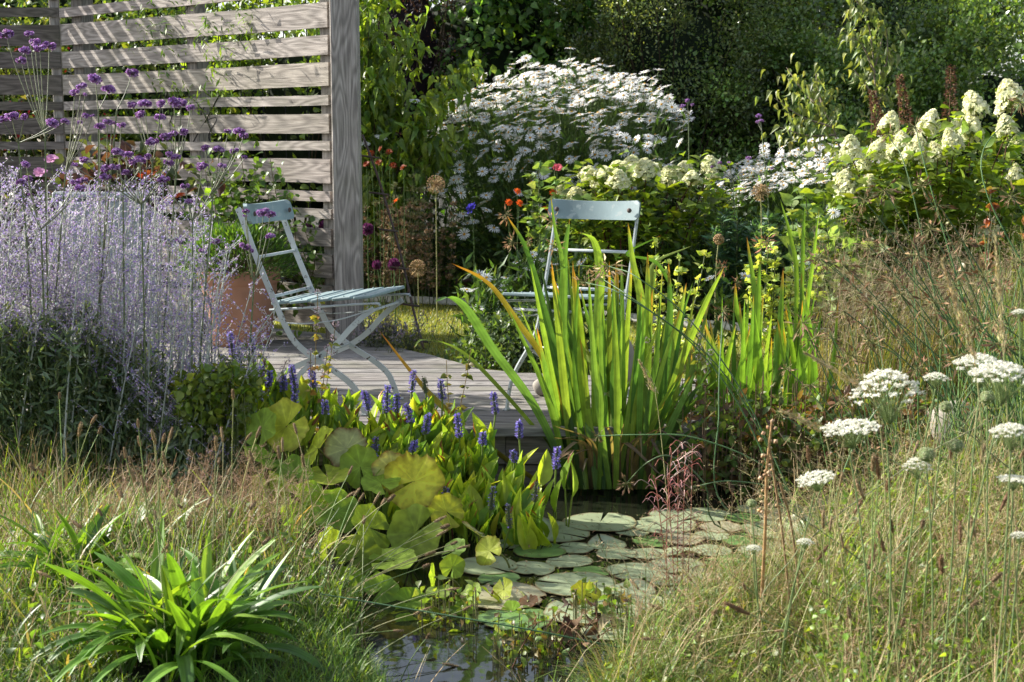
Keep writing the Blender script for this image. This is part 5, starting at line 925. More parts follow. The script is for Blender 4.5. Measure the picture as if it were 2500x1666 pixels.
# lily pads
lp = []
PP = np.array([(-.10, 3.82), (.32, 3.72), (.95, 4.3), (1.45, 4.85), (1.55, 5.2), (.95, 5.05), (.62, 5.0), (.25, 4.92), (.0, 4.6), (-.1, 4.3)])
for t in range(6000):
    q = inpoly(1, PP)[0]; R = rng.uniform(.06, .135)
    if all(np.hypot(q[0]-a[0], q[1]-a[1]) > (R+a[2])*.77 for a in lp): lp.append((q[0], q[1], R))
    if len(lp) > 60: break
lp.sort(key=lambda a: (round(a[1]/.22), a[0])); rows = {}
for a in lp: rows.setdefault(round(a[1]/.22), []).append(a)
words = ['first', 'second', 'third', 'fourth', 'fifth', 'sixth', 'seventh', 'eighth', 'ninth', 'tenth', 'eleventh', 'twelfth', 'thirteenth', 'fourteenth', 'fifteenth', 'sixteenth', 'seventeenth', 'eighteenth', 'nineteenth', 'twentieth']; rk = sorted(rows)
for ri, k in enumerate(rk):
    row = sorted(rows[k]); rn = 'nearest row' if ri == 0 else 'farthest row' if ri == len(rk)-1 else words[ri]+' row back'
    for ci, (x, y_, R) in enumerate(row):
        mb = MB(); S = 34; a = np.linspace(.07, 2*pi-.07, S); V = []; rr = rng.uniform(0, 6, 4); lift = rng.random() < .22; la = rng.uniform(0, 2*pi); kd = rng.random(); col = np.array((.30, .35, .21) if kd < .62 else (.33, .31, .20) if kd < .78 else (.12, .22, .06)); C = []  # palest pads carry sky glare in their leaf colour
        wob = 1+.035*np.sin(a*rng.integers(2, 5)+rr[2])+rng.normal(0, .012, S)-(.22*np.exp(-((a-rng.uniform(.5, 5.8))/.12)**2) if rng.random() < .45 else 0)
        for f in (0, .35, .7, .92, 1.):
            for i in range(S):
                u = max(0, cos(a[i]-la)); z = (.012*sin(a[i]*3+rr[0])+.007*sin(a[i]*7+rr[1]))*f**3+(.32*u**4*f**4 if lift else 0)+.012*f*f; V.append([cos(a[i])*f*wob[i]*(1-.2*u**4*lift*f), sin(a[i])*f*wob[i]*(1-.2*u**4*lift*f), z+.02]); C.append(col*(1+.10*(abs(sin(a[i]*7)) < .22))*(1 if f < .95 else np.array([.75, .5, .4]))*(1-.45*(rng.random() < .05*f*3)))
        V = np.array(V)*R; rz_ = rng.uniform(0, 6); i = np.arange(4)[:, None]*S+np.arange(S-1)[None]; mb.add(V, np.stack([i, i+S, i+S+1, i+1], -1).reshape(-1, 4), np.array(C))
        i2 = V.copy(); i2[:, 2] -= .0025; mb.add(i2, np.stack([i, i+1, i+S+1, i+S], -1).reshape(-1, 4), np.tile([.10, .06, .05], (len(V), 1)))
        o = link('lily_pad', mesh('lily_pad', mb, M_pad if 'M_pad' in globals() else globals().setdefault('M_pad', leafmat('lily_pad', .36, .1, .75, blotch=.15, bs=12.))), None, (x, y_, WZ+.001+rng.uniform(0, .002)), (rng.normal(0, .012), rng.normal(0, .012), rz_))
        sz_ = 'small' if R < .092 else 'large' if R > .118 else 'mid-sized'; tn = 'pale green' if kd < .62 else 'brownish green' if kd < .78 else 'dark green'
        tag(o, f'{sz_} {tn}{" upturned-edge" if lift else ""} lily pad, {words[ci]} from left in the {rn}', 'lily pad', 'lily pads on the pond')
# dead brown leaves and stems by the near water
rt = root('dead_leaf_clump', G(1430, 1560, WZ), 'brown dead curled leaves and stems standing in the near water', 'dead leaves'); mb = MB(); st = MB(); o_ = np.array(rt.location)
for i in range(34):
    p_ = P(1440+rng.normal(0, 70), 1530+rng.normal(0, 40), 3.65+rng.normal(0, .08)); T = Tleaf((.3, 1, .8, .02), .8, .6, .9); inst(mb, T, [p_], frames(rdir(1, -.6), rdir(1)), rng.uniform(.02, .045), jit([(.12, .07, .04), (.20, .13, .07), (.06, .035, .025), (.30, .24, .15)], 1)); b = np.array([p_[0]+rng.normal(0, .05), p_[1]+rng.normal(0, .04), WZ-.03]); tube(st, bez(b, (b+p_)/2+[0, 0, .03], p_, 6), .0018, (.10, .05, .03), 4)
mk('leaves', mb, M_dry, rt); mk('stems', st, M_rough, rt)
mb = MB(); n = 900; q = inpoly(n, PP); inst(mb, TDN, np.column_stack([q, WZ+.016+rng.random(n)*.012]), frames(rdir(n)*[1, 1, .1], np.tile([0, 0, 1.], (n, 1))), rng.uniform(.008, .03, n), jit([(.22, .15, .08), (.35, .28, .16), (.10, .12, .04)], n)); tag(mk('leaf_litter', mb, M_dry), 'tiny dry leaf scraps and seeds scattered over the lily pads', 'leaf litter', kind='stuff')

# ------------------------------------------------------------------ meadow and grass
def keep(q, r0=.14):                                  # leave the plantain rosettes their room
    k = np.ones(len(q), bool)
    for c_ in PL_SPOTS: k &= np.hypot(q[:, 0]-c_[0], (q[:, 1]-c_[1]+.05)*.8) > c_[2]
    return q[k]
PL_SPOTS = [(G(440, 1640, -.16)[0], G(440, 1640, -.16)[1], .11), (G(180, 1490, -.15)[0], G(180, 1490, -.15)[1]+.1, .07)]
def tuft(name, label, poly, n, L0, L1, w, cols, lean=(.1, .9), mat=None, K=4, hf=None, kind='stuff', curl=.3, tips=None, parent=None):
    q = keep(inpoly(n, np.array(poly, float))); n = len(q); z = gz(q[:, 0], q[:, 1]); L = rng.uniform(L0, L1, n)*(.55+.9*(.5+.5*np.sin(q[:, 0]*5.1+1)*np.sin(q[:, 1]*4.3+q[:, 0]*2))*(L1 > .12)+.45*(L1 <= .12)); 
    c, sd = arcs(np.column_stack([q, z-.01]), rng.uniform(0, 2*pi, n), L, np.abs(rng.normal(0, lean[0], n)), np.abs(rng.normal(lean[1], .4, n)), K, curl*rng.normal(0, 1, n))
    mb = MB(); C = np.repeat(jit(cols, n, .22, .05)[:, None], K+1, 1)
    if tips is not None: C[:, -1] = tips
    ribbon(mb, c, sd, (np.linspace(1, .15, K+1)[None]**.7)*w*rng.uniform(.6, 1.4, (n, 1)), C); o = mk(name, mb, mat or M_leaf, parent)
    if parent is None: tag(o, label, 'grass', kind=kind)
    return o
GG = [(.10, .19, .03), (.15, .25, .04), (.07, .14, .025), (.20, .29, .05)]; ST = [(.42, .33, .18), (.34, .25, .13), (.50, .42, .25), (.28, .18, .09)]
LB = [(-2.6, 2.6), (-1.1, 2.9), (-.75, 3.42), (-.36, 3.5), (-.5, 4.0), (-.85, 4.55), (-1.45, 4.95), (-3.2, 5.15), (-3.2, 3.5)]
RB = [(.52, 2.0), (2.4, 2.0), (3.4, 4.5), (3.6, 6.2), (2.35, 6.2), (2.4, 5.7), (1.9, 4.95), (1.3, 4.4), (.98, 4.15), (.80, 3.6), (.62, 2.8)]
PLR = []
tuft('short_grass', 'short fresh green grass along the near bank', [(-2.2, 2.5), (.5, 2.5), (.2, 3.2), (-.25, 3.3), (-.6, 3.75), (-2.3, 3.7)], 36000, .03, .10, .0028, [(.10, .20, .03), (.14, .25, .04), (.07, .14, .025), (.20, .26, .06)], (.3, 1.3), K=3)
tuft('meadow_grass', 'green meadow grass of the left bank', LB, 12000, .08, .22, .005, GG, (.25, 1.1), hf=None)
tuft('dry_grass', 'straw-coloured dry grass stems of the left bank', LB, 7000, .10, .30, .0026, ST+[(.5, .42, .28)], (.3, 1.1), M_dry)
tuft('dry_grass', 'dense straw stubble in front of the sage', [(-2.6, 3.9), (-.55, 4.05), (-1.0, 4.6), (-2.7, 4.75)], 3800, .07, .19, .0035, ST+[(.22, .26, .06)], (.12, .5), M_dry)
tuft('broad_grass', 'broader fresh and yellowing blades among the left bank grass', LB, 1300, .12, .30, .009, GG+[(.34, .34, .08), (.40, .32, .14)], (.3, 1.2), K=5)
tuft('broad_grass', 'broader fresh and yellowing blades among the right meadow', RB, 1500, .14, .34, .009, GG+[(.34, .34, .08), (.42, .30, .12)], (.3, 1.2), K=5)
tuft('dry_grass', 'straw stems and seed stalks leaning over the near right bank', [(.2, 2.9), (.9, 2.7), (1.0, 4.0), (.6, 3.85), (.3, 3.45)], 900, .12, .30, .0026, ST+GG, (.4, 1.2), M_dry)
grasscloud('bent_grass', 'pale fluffy grass heads along the near right water edge', [(.25, 2.9), (.9, 2.8), (1.0, 4.1), (.62, 3.9), (.32, 3.5)], 240, .14, .36, [(.40, .32, .18), (.34, .22, .14), (.26, .28, .1)], hs=.006, w=.0015, headn=9, lean=.8)
grasscloud('hair_grass', 'fine pinkish seeding grass left of the round leaves', [(-1.3, 3.9), (-.55, 3.85), (-.65, 4.3), (-1.2, 4.4)], 150, .16, .32, PK, hs=.005, w=.0014)
tuft('meadow_grass', 'green blades tangled through the right foreground meadow', RB, 18000, .12, .34, .0052, [(.14, .24, .04), (.19, .30, .05), (.10, .18, .03), (.26, .33, .08)], (.35, 1.2))
tuft('dry_grass', 'straw and brown stems tangled through the right meadow', RB, 6500, .14, .44, .0028, ST, (.35, 1.1), M_dry)
tuft('meadow_grass', 'low sunlit grass at the bottom right by the water', [(.14, 2.6), (1.2, 2.5), (1.0, 4.15), (.75, 3.95), (.37, 3.65), (.22, 3.25)], 24000, .04, .14, .0032, [(.14, .21, .045), (.20, .26, .06), (.09, .16, .03), (.30, .26, .13)], (.4, 1.5), K=3)
mb = MB(); n = 2400; q = inpoly(n, np.array([(.17, 2.8), (1.1, 2.5), (1.3, 3.7), (.8, 3.9), (.42, 3.6), (.25, 3.3)])); pos = np.column_stack([q, gz(q[:, 0], q[:, 1])+rng.random(n)*.10]); inst(mb, TLB, pos, frames(rdir(n)*[1, 1, .5], rdir(n, 1.2)), rng.uniform(.010, .024, n), jit([(.17, .25, .05), (.11, .18, .04), (.24, .30, .07)], n)); tag(mk('ground_cover', mb, M_leaf), 'low yellow-green ground cover at the bottom near the water', 'ground cover', kind='stuff')
grasscloud('bent_grass', 'airy pale seeding grasses over the right meadow', [(.45, 3.2), (1.5, 2.8), (2.2, 4.2), (1.6, 4.5), (.9, 3.95)], 620, .25, .55, [(.40, .32, .18), (.46, .38, .22), (.30, .30, .12)], hs=.006, w=.0016, headn=8, lean=.6)
tuft('reed_grass', 'upright green grass blades behind the right pond bank', [(1.3, 4.6), (3.2, 4.9), (3.4, 6.6), (2.0, 6.6), (2.2, 5.6), (1.7, 5.0)], 8000, .25, .62, .0050, [(.12, .23, .045), (.17, .29, .05), (.24, .28, .07)], (.1, .45))
tuft('reed_grass', 'dry and green blades behind the iris on the far bank', [(1.1, 6.1), (3.2, 5.9), (3.2, 6.9), (1.35, 6.6)], 5000, .2, .5, .004, [(.20, .22, .06), (.30, .24, .11), (.11, .17, .04)], (.1, .6))
mb = MB(); n = 14000; q = inpoly(n, np.array(RB, float)); q = q[q[:, 1] < 4.6]; n = len(q); pos = np.column_stack([q, gz(q[:, 0], q[:, 1])+rng.random(n)*.30]); inst(mb, TLB, pos, frames(rdir(n), rdir(n, .8)), rng.uniform(.009, .022, n), jit([(.14, .22, .04), (.2, .3, .05), (.09, .16, .03)], n)); tag(mk('meadow_herbs', mb, M_leaf), 'small leafy herbs mixed through the right meadow', 'ground cover', kind='stuff')
mb = MB(); n = 5000; q = inpoly(n, np.array(LB, float)); pos = np.column_stack([q, gz(q[:, 0], q[:, 1])+rng.random(n)*.12]); inst(mb, TLB, pos, frames(rdir(n), rdir(n, .8)), rng.uniform(.012, .03, n), jit([(.12, .2, .04), (.16, .24, .05), (.07, .13, .03)], n)); tag(mk('meadow_herbs', mb, M_leaf), 'small leafy herbs low in the left bank grass', 'ground cover', kind='stuff')
grasscloud('bent_grass', 'brown seeding grass heads through the lower right meadow', [(.62, 2.6), (1.7, 2.3), (2.2, 3.6), (1.2, 4.2), (.8, 3.6)], 420, .18, .42, [(.30, .20, .12), (.38, .28, .16), (.22, .14, .09)], hs=.007, w=.0016, headn=9, lean=.7)
tuft('water_grass', 'thin grass and dead stems hanging over the near water', [(-.28, 3.2), (.1, 3.0), (.45, 3.75), (.3, 4.0), (-.1, 4.0), (-.35, 3.7)], 2000, .08, .32, .0030, ST+GG, (.5, 1.2), M_dry)
tuft('water_grass', 'thin stems standing among the right-hand lily pads', [(.55, 4.0), (1.2, 4.4), (1.5, 5.0), (1.0, 4.9), (.6, 4.3)], 420, .15, .45, .0026, ST+GG, (.15, .6), M_dry)
rt = root('undergrowth', floor(.95, 5.3), 'shaded leaves and brown stems at the right corner of the deck', 'plant'); mb = MB(); n = 2600; q = np.column_stack([rng.uniform(.62, 1.7, n), rng.uniform(5.15, 5.7, n), -.22+rng.random(n)**1.3*.34]); inst(mb, [TL, TLB][0], q, frames(rdir(n), rdir(n, .8)), rng.uniform(.025, .055, n), jit([(.10, .16, .035), (.16, .20, .05), (.14, .08, .04)], n)); mk('foliage', mb, M_leaf, rt)
mb = MB(); k = q[:260]; tube(mb, bez(k*[1, 1, 0]+[0, 0, -.27], k-[0, 0, .06], k+[0, 0, .08], 5), .002, (.2, .13, .08), 3); mk('stems', mb, M_stem, rt)
rt = root('brooklime', floor(.05, 3.5), 'green leafy marginal plants spilling over the sliver of near water', 'plant'); mb = MB(); n = 1100; q = np.column_stack([rng.uniform(-.30, .34, n), rng.uniform(3.45, 3.95, n), WZ+rng.random(n)**1.8*.11]); w_ = np.sin(q[:, 0]*14+1)*np.sin(q[:, 1]*11); q = q[w_ > .25]; n = len(q); inst(mb, TLB, q, frames(rdir(n), rdir(n, .9)), rng.uniform(.012, .032, n), jit([(.12, .20, .04), (.18, .25, .05), (.16, .12, .05)], n)); mk('foliage', mb, M_leaf, rt); mb = MB(); k = q[:240]; tube(mb, bez(k*[1, 1, 0]+[0, 0, WZ-.03], k-[0, 0, .03], k, 5), .0016, (.16, .16, .07), 3); mk('stems', mb, M_stem, rt)
# plantain clumps
def plantain(label, x, y, n, L0, L1, w, sp=.05):
    b = np.array([x, y, float(gz(x, y))]); rt = root('plantain', b, label, 'plantain', 'ribwort plantain rosettes'); q = b+np.column_stack([rng.normal(0, sp, n), rng.normal(0, sp, n), np.full(n, -.01)]); az = rng.uniform(0, 2*pi, n); a0 = np.abs(rng.normal(.25, .25, n)); c, sd = arcs(q, az, rng.uniform(L0, L1, n), a0, a0+rng.uniform(.5, 2.2, n), 14, rng.normal(0, .3, n))
    t_ = np.linspace(0, 1, 15)[None]; pr = np.clip(np.sin(np.clip(t_*.97+.03, 0, 1)**1.25*pi)**.75, .10, 1); tw = nrm(sd[:, None]+np.linspace(0, 1, 15)[None, :, None]*rng.normal(0, .35, (n, 1, 3))); mb = MB(); ribbon(mb, c, tw, pr*w*rng.uniform(.7, 1.25, (n, 1)), jit([(.10, .21, .03), (.14, .27, .035), (.07, .15, .03), (.18, .30, .04)], n, .12, .03), 0, .16, 9, .05); mk('leaves', mb, M_blade2, rt); return rt
M_blade2 = leafmat('plantain_leaf', .4, .4, .45, (1.8, 1.7, .45), .2, 20.)
p1 = G(440, 1640, -.16); p2 = G(150, 1500, -.15); p3 = G(300, 1440, -.15); p4 = G(600, 1520, -.15)
plantain('largest bright plantain rosette at bottom left', p1[0], p1[1], 125, .24, .42, .031, .06)
plantain('smaller plantain rosette behind it at the left edge', p2[0], p2[1]+.15, 50, .20, .34, .030)
plantain('small upright plantain between straw stems', p3[0], p3[1]+.2, 26, .16, .26, .030)
plantain('small plantain rosette near the pond side', p4[0], p4[1], 16, .14, .24, .026)
def head_mesh(L, r, col, n=150):
    mb = MB(); z = rng.random(n); a = rng.uniform(0, 2*pi, n); d = np.column_stack([np.cos(a), np.sin(a), rng.uniform(-.1, .5, n)]); rr = r*np.sqrt(np.clip(np.sin(np.clip(z*.93+.05, 0, 1)*pi), .1, 1)); inst(mb, TD, np.column_stack([np.zeros((n, 2)), z*L])+d*rr[:, None]*.7, frames(d, rdir(n)), r*.7, jit([col], n, .25)); tube(mb, np.array([[0, 0, 0], [0, 0, L*.3], [0, 0, L*.7], [0, 0, L]]), np.array([[r*.35, r*.75, r*.75, r*.3]]), tuple(np.array(col)*.8), 7, cap=True); return mesh('seed_head', mb, M_dry)
PH = [head_mesh(.032, .0042, (.30, .21, .12)), head_mesh(.024, .0045, (.24, .17, .10)), head_mesh(.042, .0042, (.34, .25, .14)), head_mesh(.055, .005, (.22, .13, .07))]
stg = 'ribwort seed stalks over the left bank'
def stalks(label, pts, Y, group, kinds=(0, 1, 2), base=None, bend=.05):
    w0 = np.array([P(x, y_, Yv) for (x, y_), Yv in zip(pts, Y)]); c0 = w0.mean(0); bb = np.array(base) if base is not None else floor(c0[0], c0[1]+.05); rt = root('seed_stalks' if False else 'ribwort', bb, label, 'ribwort', group); mb = MB(); n = len(pts)
    b = np.column_stack([bb[0]+rng.normal(0, .05, n), bb[1]+rng.normal(0, .05, n)]); b = np.column_stack([b, gz(b[:, 0], b[:, 1])]); dirs = []
    for i in range(n):
        m_ = np.array([b[i, 0]*.65+w0[i, 0]*.35, b[i, 1]*.6+w0[i, 1]*.4, b[i, 2]+(w0[i, 2]-b[i, 2])*.62]); c = bez(b[i], m_, w0[i], 12); tube(mb, c, np.linspace(.0016, .0011, 12)[None], jit([(.20, .26, .09), (.28, .28, .12)], 1)[0], 4); d = nrm(c[0, -1]-c[0, -2]); d = nrm(d+rdir(1)[0]*.15); o = link('seed_head', PH[kinds[rng.integers(0, len(kinds))]], rt, w0[i]-bb, Vector(d).to_track_quat('Z', 'Y').to_euler(), rng.uniform(.8, 1.25))
    mk('stems', mb, M_stem, rt)
stalks('ribwort stalks at the left edge reaching the dark sage', [(145, 975), (222, 1035), (240, 1060), (8, 1140), (88, 1150), (107, 1155), (192, 1065)], rng.uniform(3.7, 4.0, 7), stg)
stalks('ribwort stalks with clustered heads above the straw', [(338, 1045), (307, 1120), (322, 1130), (343, 1090), (375, 1075), (397, 1080), (410, 1085), (380, 1085), (330, 1175), (415, 1070)], rng.uniform(3.6, 3.9, 10), stg)
stalks('tall ribwort stalks in the middle of the left bank', [(470, 1110), (528, 1100), (545, 1080), (533, 1135), (570, 975), (600, 1075), (625, 1070), (405, 1140), (445, 1240), (555, 1160)], rng.uniform(3.5, 3.9, 10), stg)
stalks('ribwort stalks in front of the big round leaves', [(618, 1130), (690, 1105), (682, 1120), (725, 1060), (742, 1140), (660, 1290), (850, 1160), (845, 1215), (695, 1320)], rng.uniform(3.6, 3.9, 9), stg)
stalks('ribwort stalks leaning right over the round leaves', [(875, 1225), (912, 1230), (930, 1235), (945, 1225), (865, 1210), (888, 1280), (1060, 1275), (1075, 1290), (1065, 1310), (1115, 1340), (1038, 1355), (1032, 1385), (1100, 1330)], rng.uniform(3.7, 4.0, 13), stg, base=floor(-.52, 3.62))
stalks('low ribwort heads near the front grass', [(108, 1595), (530, 1315), (620, 1400), (375, 1300), (395, 1350), (125, 1410)], rng.uniform(3.2, 3.5, 6), stg)
stalks('ribwort stalks fanning up out of the largest plantain rosette', [(300, 1215), (352, 1190), (395, 1165), (430, 1215), (470, 1180), (505, 1240), (250, 1260), (560, 1265), (610, 1245), (200, 1290), (640, 1330), (460, 1290), (380, 1270)], rng.uniform(3.2, 3.5, 13), stg, base=floor(p1[0], p1[1]))
stgr = 'dark timothy heads in the right meadow'
def rp(n, x0, x1, y0, y1): return [(rng.uniform(x0, x1), rng.uniform(y0, y1)) for _ in range(n)]
stalks('dark brown seed heads in the right meadow nearest the pond', [(1975, 1130), (2010, 1290), (2025, 1300), (2060, 1340), (2085, 1255), (1995, 1370), (2050, 1190)], rng.uniform(2.9, 3.3, 7), stgr, (3, 2))
stalks('dark brown seed heads clustered left of the white umbels', [(2110, 1220), (2130, 1150), (2145, 1170), (2165, 1200), (2180, 1300), (2160, 1350), (2135, 1370), (2120, 1390), (2230, 1110)], rng.uniform(2.8, 3.2, 9), stgr, (3, 2))
stalks('dark seed heads among the rightmost umbels', [(2320, 1120), (2280, 1240), (2345, 1330), (2395, 1130), (2380, 1310), (2490, 1120), (2470, 1335), (2440, 1250)], rng.uniform(2.8, 3.2, 8), stgr, (3, 2))
stalks('scattered low dark seed heads at the bottom right', [(2075, 1510), (2370, 1480), (2200, 1530), (2300, 1400), (2250, 1290), (2420, 1420), (1830, 1500)], rng.uniform(2.6, 3.0, 7), stgr, (3, 1))
# ------------------------------------------------------------------ sedges with brown heads, arching stems
def sedge(label, pts, base, cols=(.07, .14, .05), hs=.062, hcol=(.17, .105, .06), r0=.0032, sag=None, group='galingale sedges'):
    bb = floor(*base); rt = root('sedge', bb, label, 'sedge', group); mb = MB()
    for (x, y_, Yv, *via) in pts:
        p_ = P(x, y_, Yv); b = bb+np.array([rng.normal(0, .07), rng.normal(0, .07), 0]); c = smoothpath([b]+[P(vx, vy, (Yv+base[1])/2) for vx, vy in via]+[p_], 26) if via else bez(b, np.array([b[0]*.6+p_[0]*.4, b[1]*.5+p_[1]*.5, b[2]+(p_[2]-b[2])*.62]), p_, 20)[0]; tube(mb, c, np.linspace(r0, r0*.5, len(c))[None], jit([cols], 1)[0], 5)
        if hs: seedhead(rt, x, y_, Yv, hs*rng.uniform(.7, 1.3), hcol, 24, down=rng.uniform(0, .8))
    mk('stems', mb, M_stem, rt)
sedge('sedge with brown tufts arching before the right hydrangea', [(2110, 490, 4.6), (2160, 465, 4.6), (2250, 455, 4.5), (2290, 500, 4.5), (2080, 530, 4.7), (2170, 330, 5., (2230, 480)), (2235, 310, 4.9, (2290, 520)), (2020, 640, 4.8), (2060, 650, 4.7), (2120, 600, 4.6), (2000, 630, 4.8), (2180, 690, 4.4), (2240, 620, 4.4)], (1.75, 4.7))
sedge('sedge with reddish-brown tufts at the middle right', [(2270, 560, 4.3), (2320, 700, 4.2), (2160, 610, 4.4), (2350, 590, 4.3), (2400, 680, 4.1), (2440, 700, 4.1), (2280, 740, 4.1), (2200, 720, 4.2), (2130, 740, 4.3), (2360, 760, 4.), (2480, 640, 4.2), (2300, 640, 4.2), (2060, 760, 4.4), (2090, 720, 4.4)], (1.7, 4.3))
sedge('lower sedge with brown tufts beside the second iris', [(1980, 830, 4.5), (2030, 825, 4.5), (2080, 870, 4.4), (2110, 920, 4.3), (1920, 900, 4.6), (1980, 940, 4.4), (2050, 980, 4.2), (2200, 830, 4.2), (2130, 840, 4.3), (1960, 790, 4.6), (1905, 1010, 4.4), (2240, 900, 4.), (2300, 830, 4.)], (1.3, 4.45))
sedge('sedge at the far right edge with drooping brown tufts', [(2470, 480, 4.4), (2490, 250, 4.6, (2420, 500)), (2450, 840, 4.), (2400, 900, 3.9), (2490, 760, 4.1), (2380, 800, 4.), (2430, 780, 4.1), (2340, 870, 4.)], (2.05, 4.2))
sedge('sedge whose brown head hangs before the iris', [(1460, 675, 4.9, (1880, 1100), (1740, 880), (1560, 740)), (1485, 650, 4.9, (1860, 1050), (1700, 800), (1560, 680)), (1430, 690, 4.9, (1850, 1080), (1700, 850), (1520, 720))], (1.2, 4.5), hs=.07, hcol=(.36, .26, .15))
sedge('bare blue-green rush stems arching over the pond', [(1530, 1180, 4.3, (1780, 1300), (1720, 1180), (1640, 1115), (1580, 1130)), (1460, 1065, 4.2, (2010, 1320), (1880, 1150), (1700, 1070), (1560, 1062)), (1690, 1190, 4.2, (1990, 1300), (1900, 1200), (1780, 1175)), (1765, 760, 4.4, (1780, 1250), (1755, 1000)), (2120, 830, 4., (2080, 1100), (2200, 900))], (1.05, 4.1), (.09, .17, .07), .045)
sedge('long thin rush stem lying across the near water', [(780, 1450, 3.4, (1700, 1610), (1250, 1530))], (.9, 3.1), (.08, .15, .06), 0, group=None)
mb = MB(); bb = floor(1.75, 4.6)
sedge('bare green stems crossing the right meadow at odd angles', [(2450, 1010, 3.2, (1950, 1380), (2200, 1150)), (1900, 1230, 3.3, (2250, 1500), (2050, 1330)), (2350, 1180, 3., (2050, 1500), (2200, 1330)), (2120, 1090, 3.3, (2380, 1400), (2280, 1200)), (2480, 1240, 2.9, (2300, 1550), (2420, 1380)), (1780, 1400, 3.2, (2000, 1560)), (2010, 1180, 3.2, (1870, 1500), (1950, 1340)), (2280, 1010, 3.3, (2500, 1250), (2400, 1090))], (1.0, 3.3), (.15, .20, .08), 0, r0=.0022, group=None)
# many plain upright rushes
rt = root('rush_clump', bb, 'dense upright dark green rushes filling the right side', 'rush'); n = 420; q = np.column_stack([rng.uniform(1.1, 2.6, n), rng.uniform(4.2, 5.2, n)]); q = q[sdf(q[:, 0], q[:, 1], POND) > -.25]; n = len(q); c, sd = arcs(np.column_stack([q, gz(q[:, 0], q[:, 1])]), rng.uniform(0, 2*pi, n), rng.uniform(.45, .98, n), np.abs(rng.normal(0, .1, n)), np.abs(rng.normal(.3, .3, n)), 10); tube(mb, c, np.linspace(.0026, .0012, 11)[None], jit([(.07, .15, .05), (.10, .19, .06), (.13, .2, .06)], n), 4); mk('stems', mb, M_stem, rt)
mb = MB(); k = rng.choice(n, 150, False); m_ = 150*9; kk = np.repeat(k, 9); d = rdir(m_); inst(mb, Tdiamond(.28, .06, .1), c[kk, -1]+d*.012, frames(d, rdir(m_)), rng.uniform(.012, .028, m_), jit([(.27, .14, .08), (.34, .2, .11)], m_)); mk('seed_heads', mb, M_dry, rt)
# ------------------------------------------------------------------ wild carrot umbels
def umbel_mesh(s_, n=34, flat=.12):
    mb = MB(); k = np.arange(n); rr = np.sqrt((k+.5)/n)*(1+rng.normal(0, .04, n)); a = k*2.39996; c = np.column_stack([rr*np.cos(a), rr*np.sin(a), flat*(1-rr**2)*1.6+rng.normal(0, .02, n)])*.5; tube(mb, bez(np.tile([0, 0, -.42], (n, 1)), c*[.6, .6, 1]-[0, 0, .12], c-[0, 0, .01], 5), .006, (.30, .38, .16), 3)
    m_ = n*26; kk = np.repeat(k, 26); off = rng.normal(0, .033, (m_, 3))*[1, 1, .35]; inst(mb, Tpetals(5, .1, .1, 1.2, s_), c[kk]+off, frames(rdir(m_), rdir(m_, 2.)), rng.uniform(.013, .022, m_), jit([(.78, .77, .68)], m_, .06, .02)); return mesh('umbel', mb, M_petal)
UM = [umbel_mesh(i, 48, f) for i, f in enumerate((.10, .28, .5))]
mb = MB(); n = 300; d = rdir(n, .4); pos = d*[.42, .42, .36]; inst(mb, TOCT, pos, frames(rdir(n), d), .028, jit([(.55, .58, .36), (.40, .46, .22)], n)); blob(mb, (0, 0, 0), (.36, .36, .3), (.22, .28, .12), .08, 2, 12); BUD = mesh('umbel', mb, M_petal)
wg = 'wild carrot umbels at the right'
def carrot(label, x, y_, s, Y, kind=0, tilt=(0, 0), squash=1.):
    p_ = P(x, y_, Y); S = s/FPX*Y*(1.06 if kind < 3 else 1.2); b = floor(p_[0]+rng.uniform(-.06, .10), Y+rng.uniform(-.05, .1)); rt = root('wild_carrot', b, label, 'wild carrot', wg); e = p_-np.array([0, 0, S*.42]); m_ = (b+e)/2+np.array([rng.normal(0, .02), 0, .03]); mb = MB(); c = bez(b, m_, e, 14); tube(mb, c, np.linspace(.0024, .0015, 14)[None], (.15, .21, .08), 5); mk('stem', mb, M_stem, rt)
    link('umbel', BUD if kind == 3 else UM[kind], rt, p_-b, (tilt[0], tilt[1], rng.uniform(0, 6)) if False else (tilt[0], tilt[1], 0), (S, S, S*squash))
carrot('wild carrot with the widest white dome, right of centre', 2165, 970, 160, 2.75, 2, (-.05, -.15)); carrot('flat white umbel below the widest dome', 2075, 1045, 125, 2.7, 0, (.05, -.15))
carrot('highest of the two big umbels at the right edge', 2395, 898, 125, 2.8, 1, (.02, .08)); carrot('big umbel just under the highest one at the right edge', 2450, 925, 155, 2.6, 1, (0, .05)); carrot('small white umbel standing over the lily pads', 1990, 1168, 85, 2.9, 0, (.1, -.3)); carrot('flat umbel cut by the right frame edge, mid height', 2475, 1170, 70, 2.6, 0)
carrot('umbel at right edge below the two big ones', 2470, 1060, 100, 2.5, 1); carrot('small cream umbel left of the highest big one', 2285, 925, 58, 2.9, 1); carrot('greenish rounded umbel in bud, left of three', 2310, 995, 34, 2.9, 3); carrot('greenish rounded umbel in bud under the big pair', 2410, 972, 38, 2.9, 3); carrot('pale green round umbel over the dark seed heads', 2262, 1112, 44, 2.7, 3); carrot('half open white umbel among dark seed heads', 2240, 1145, 66, 2.75, 2); carrot('small pale umbel bud near right edge', 2335, 1090, 40, 2.7, 3)
carrot('tiny cream umbel at the very right edge by the sedge', 2490, 765, 38, 2.9, 1); carrot('small umbel low at the right frame edge', 2490, 1310, 44, 2.5, 1); carrot('low umbel among straw stems by the pads', 1965, 1325, 40, 2.9, 1); carrot('tiny closed umbel above the lily pads', 1835, 1230, 26, 3.2, 3); carrot('second tiny umbel above the sunlit pads', 1840, 1340, 36, 3.1, 1)
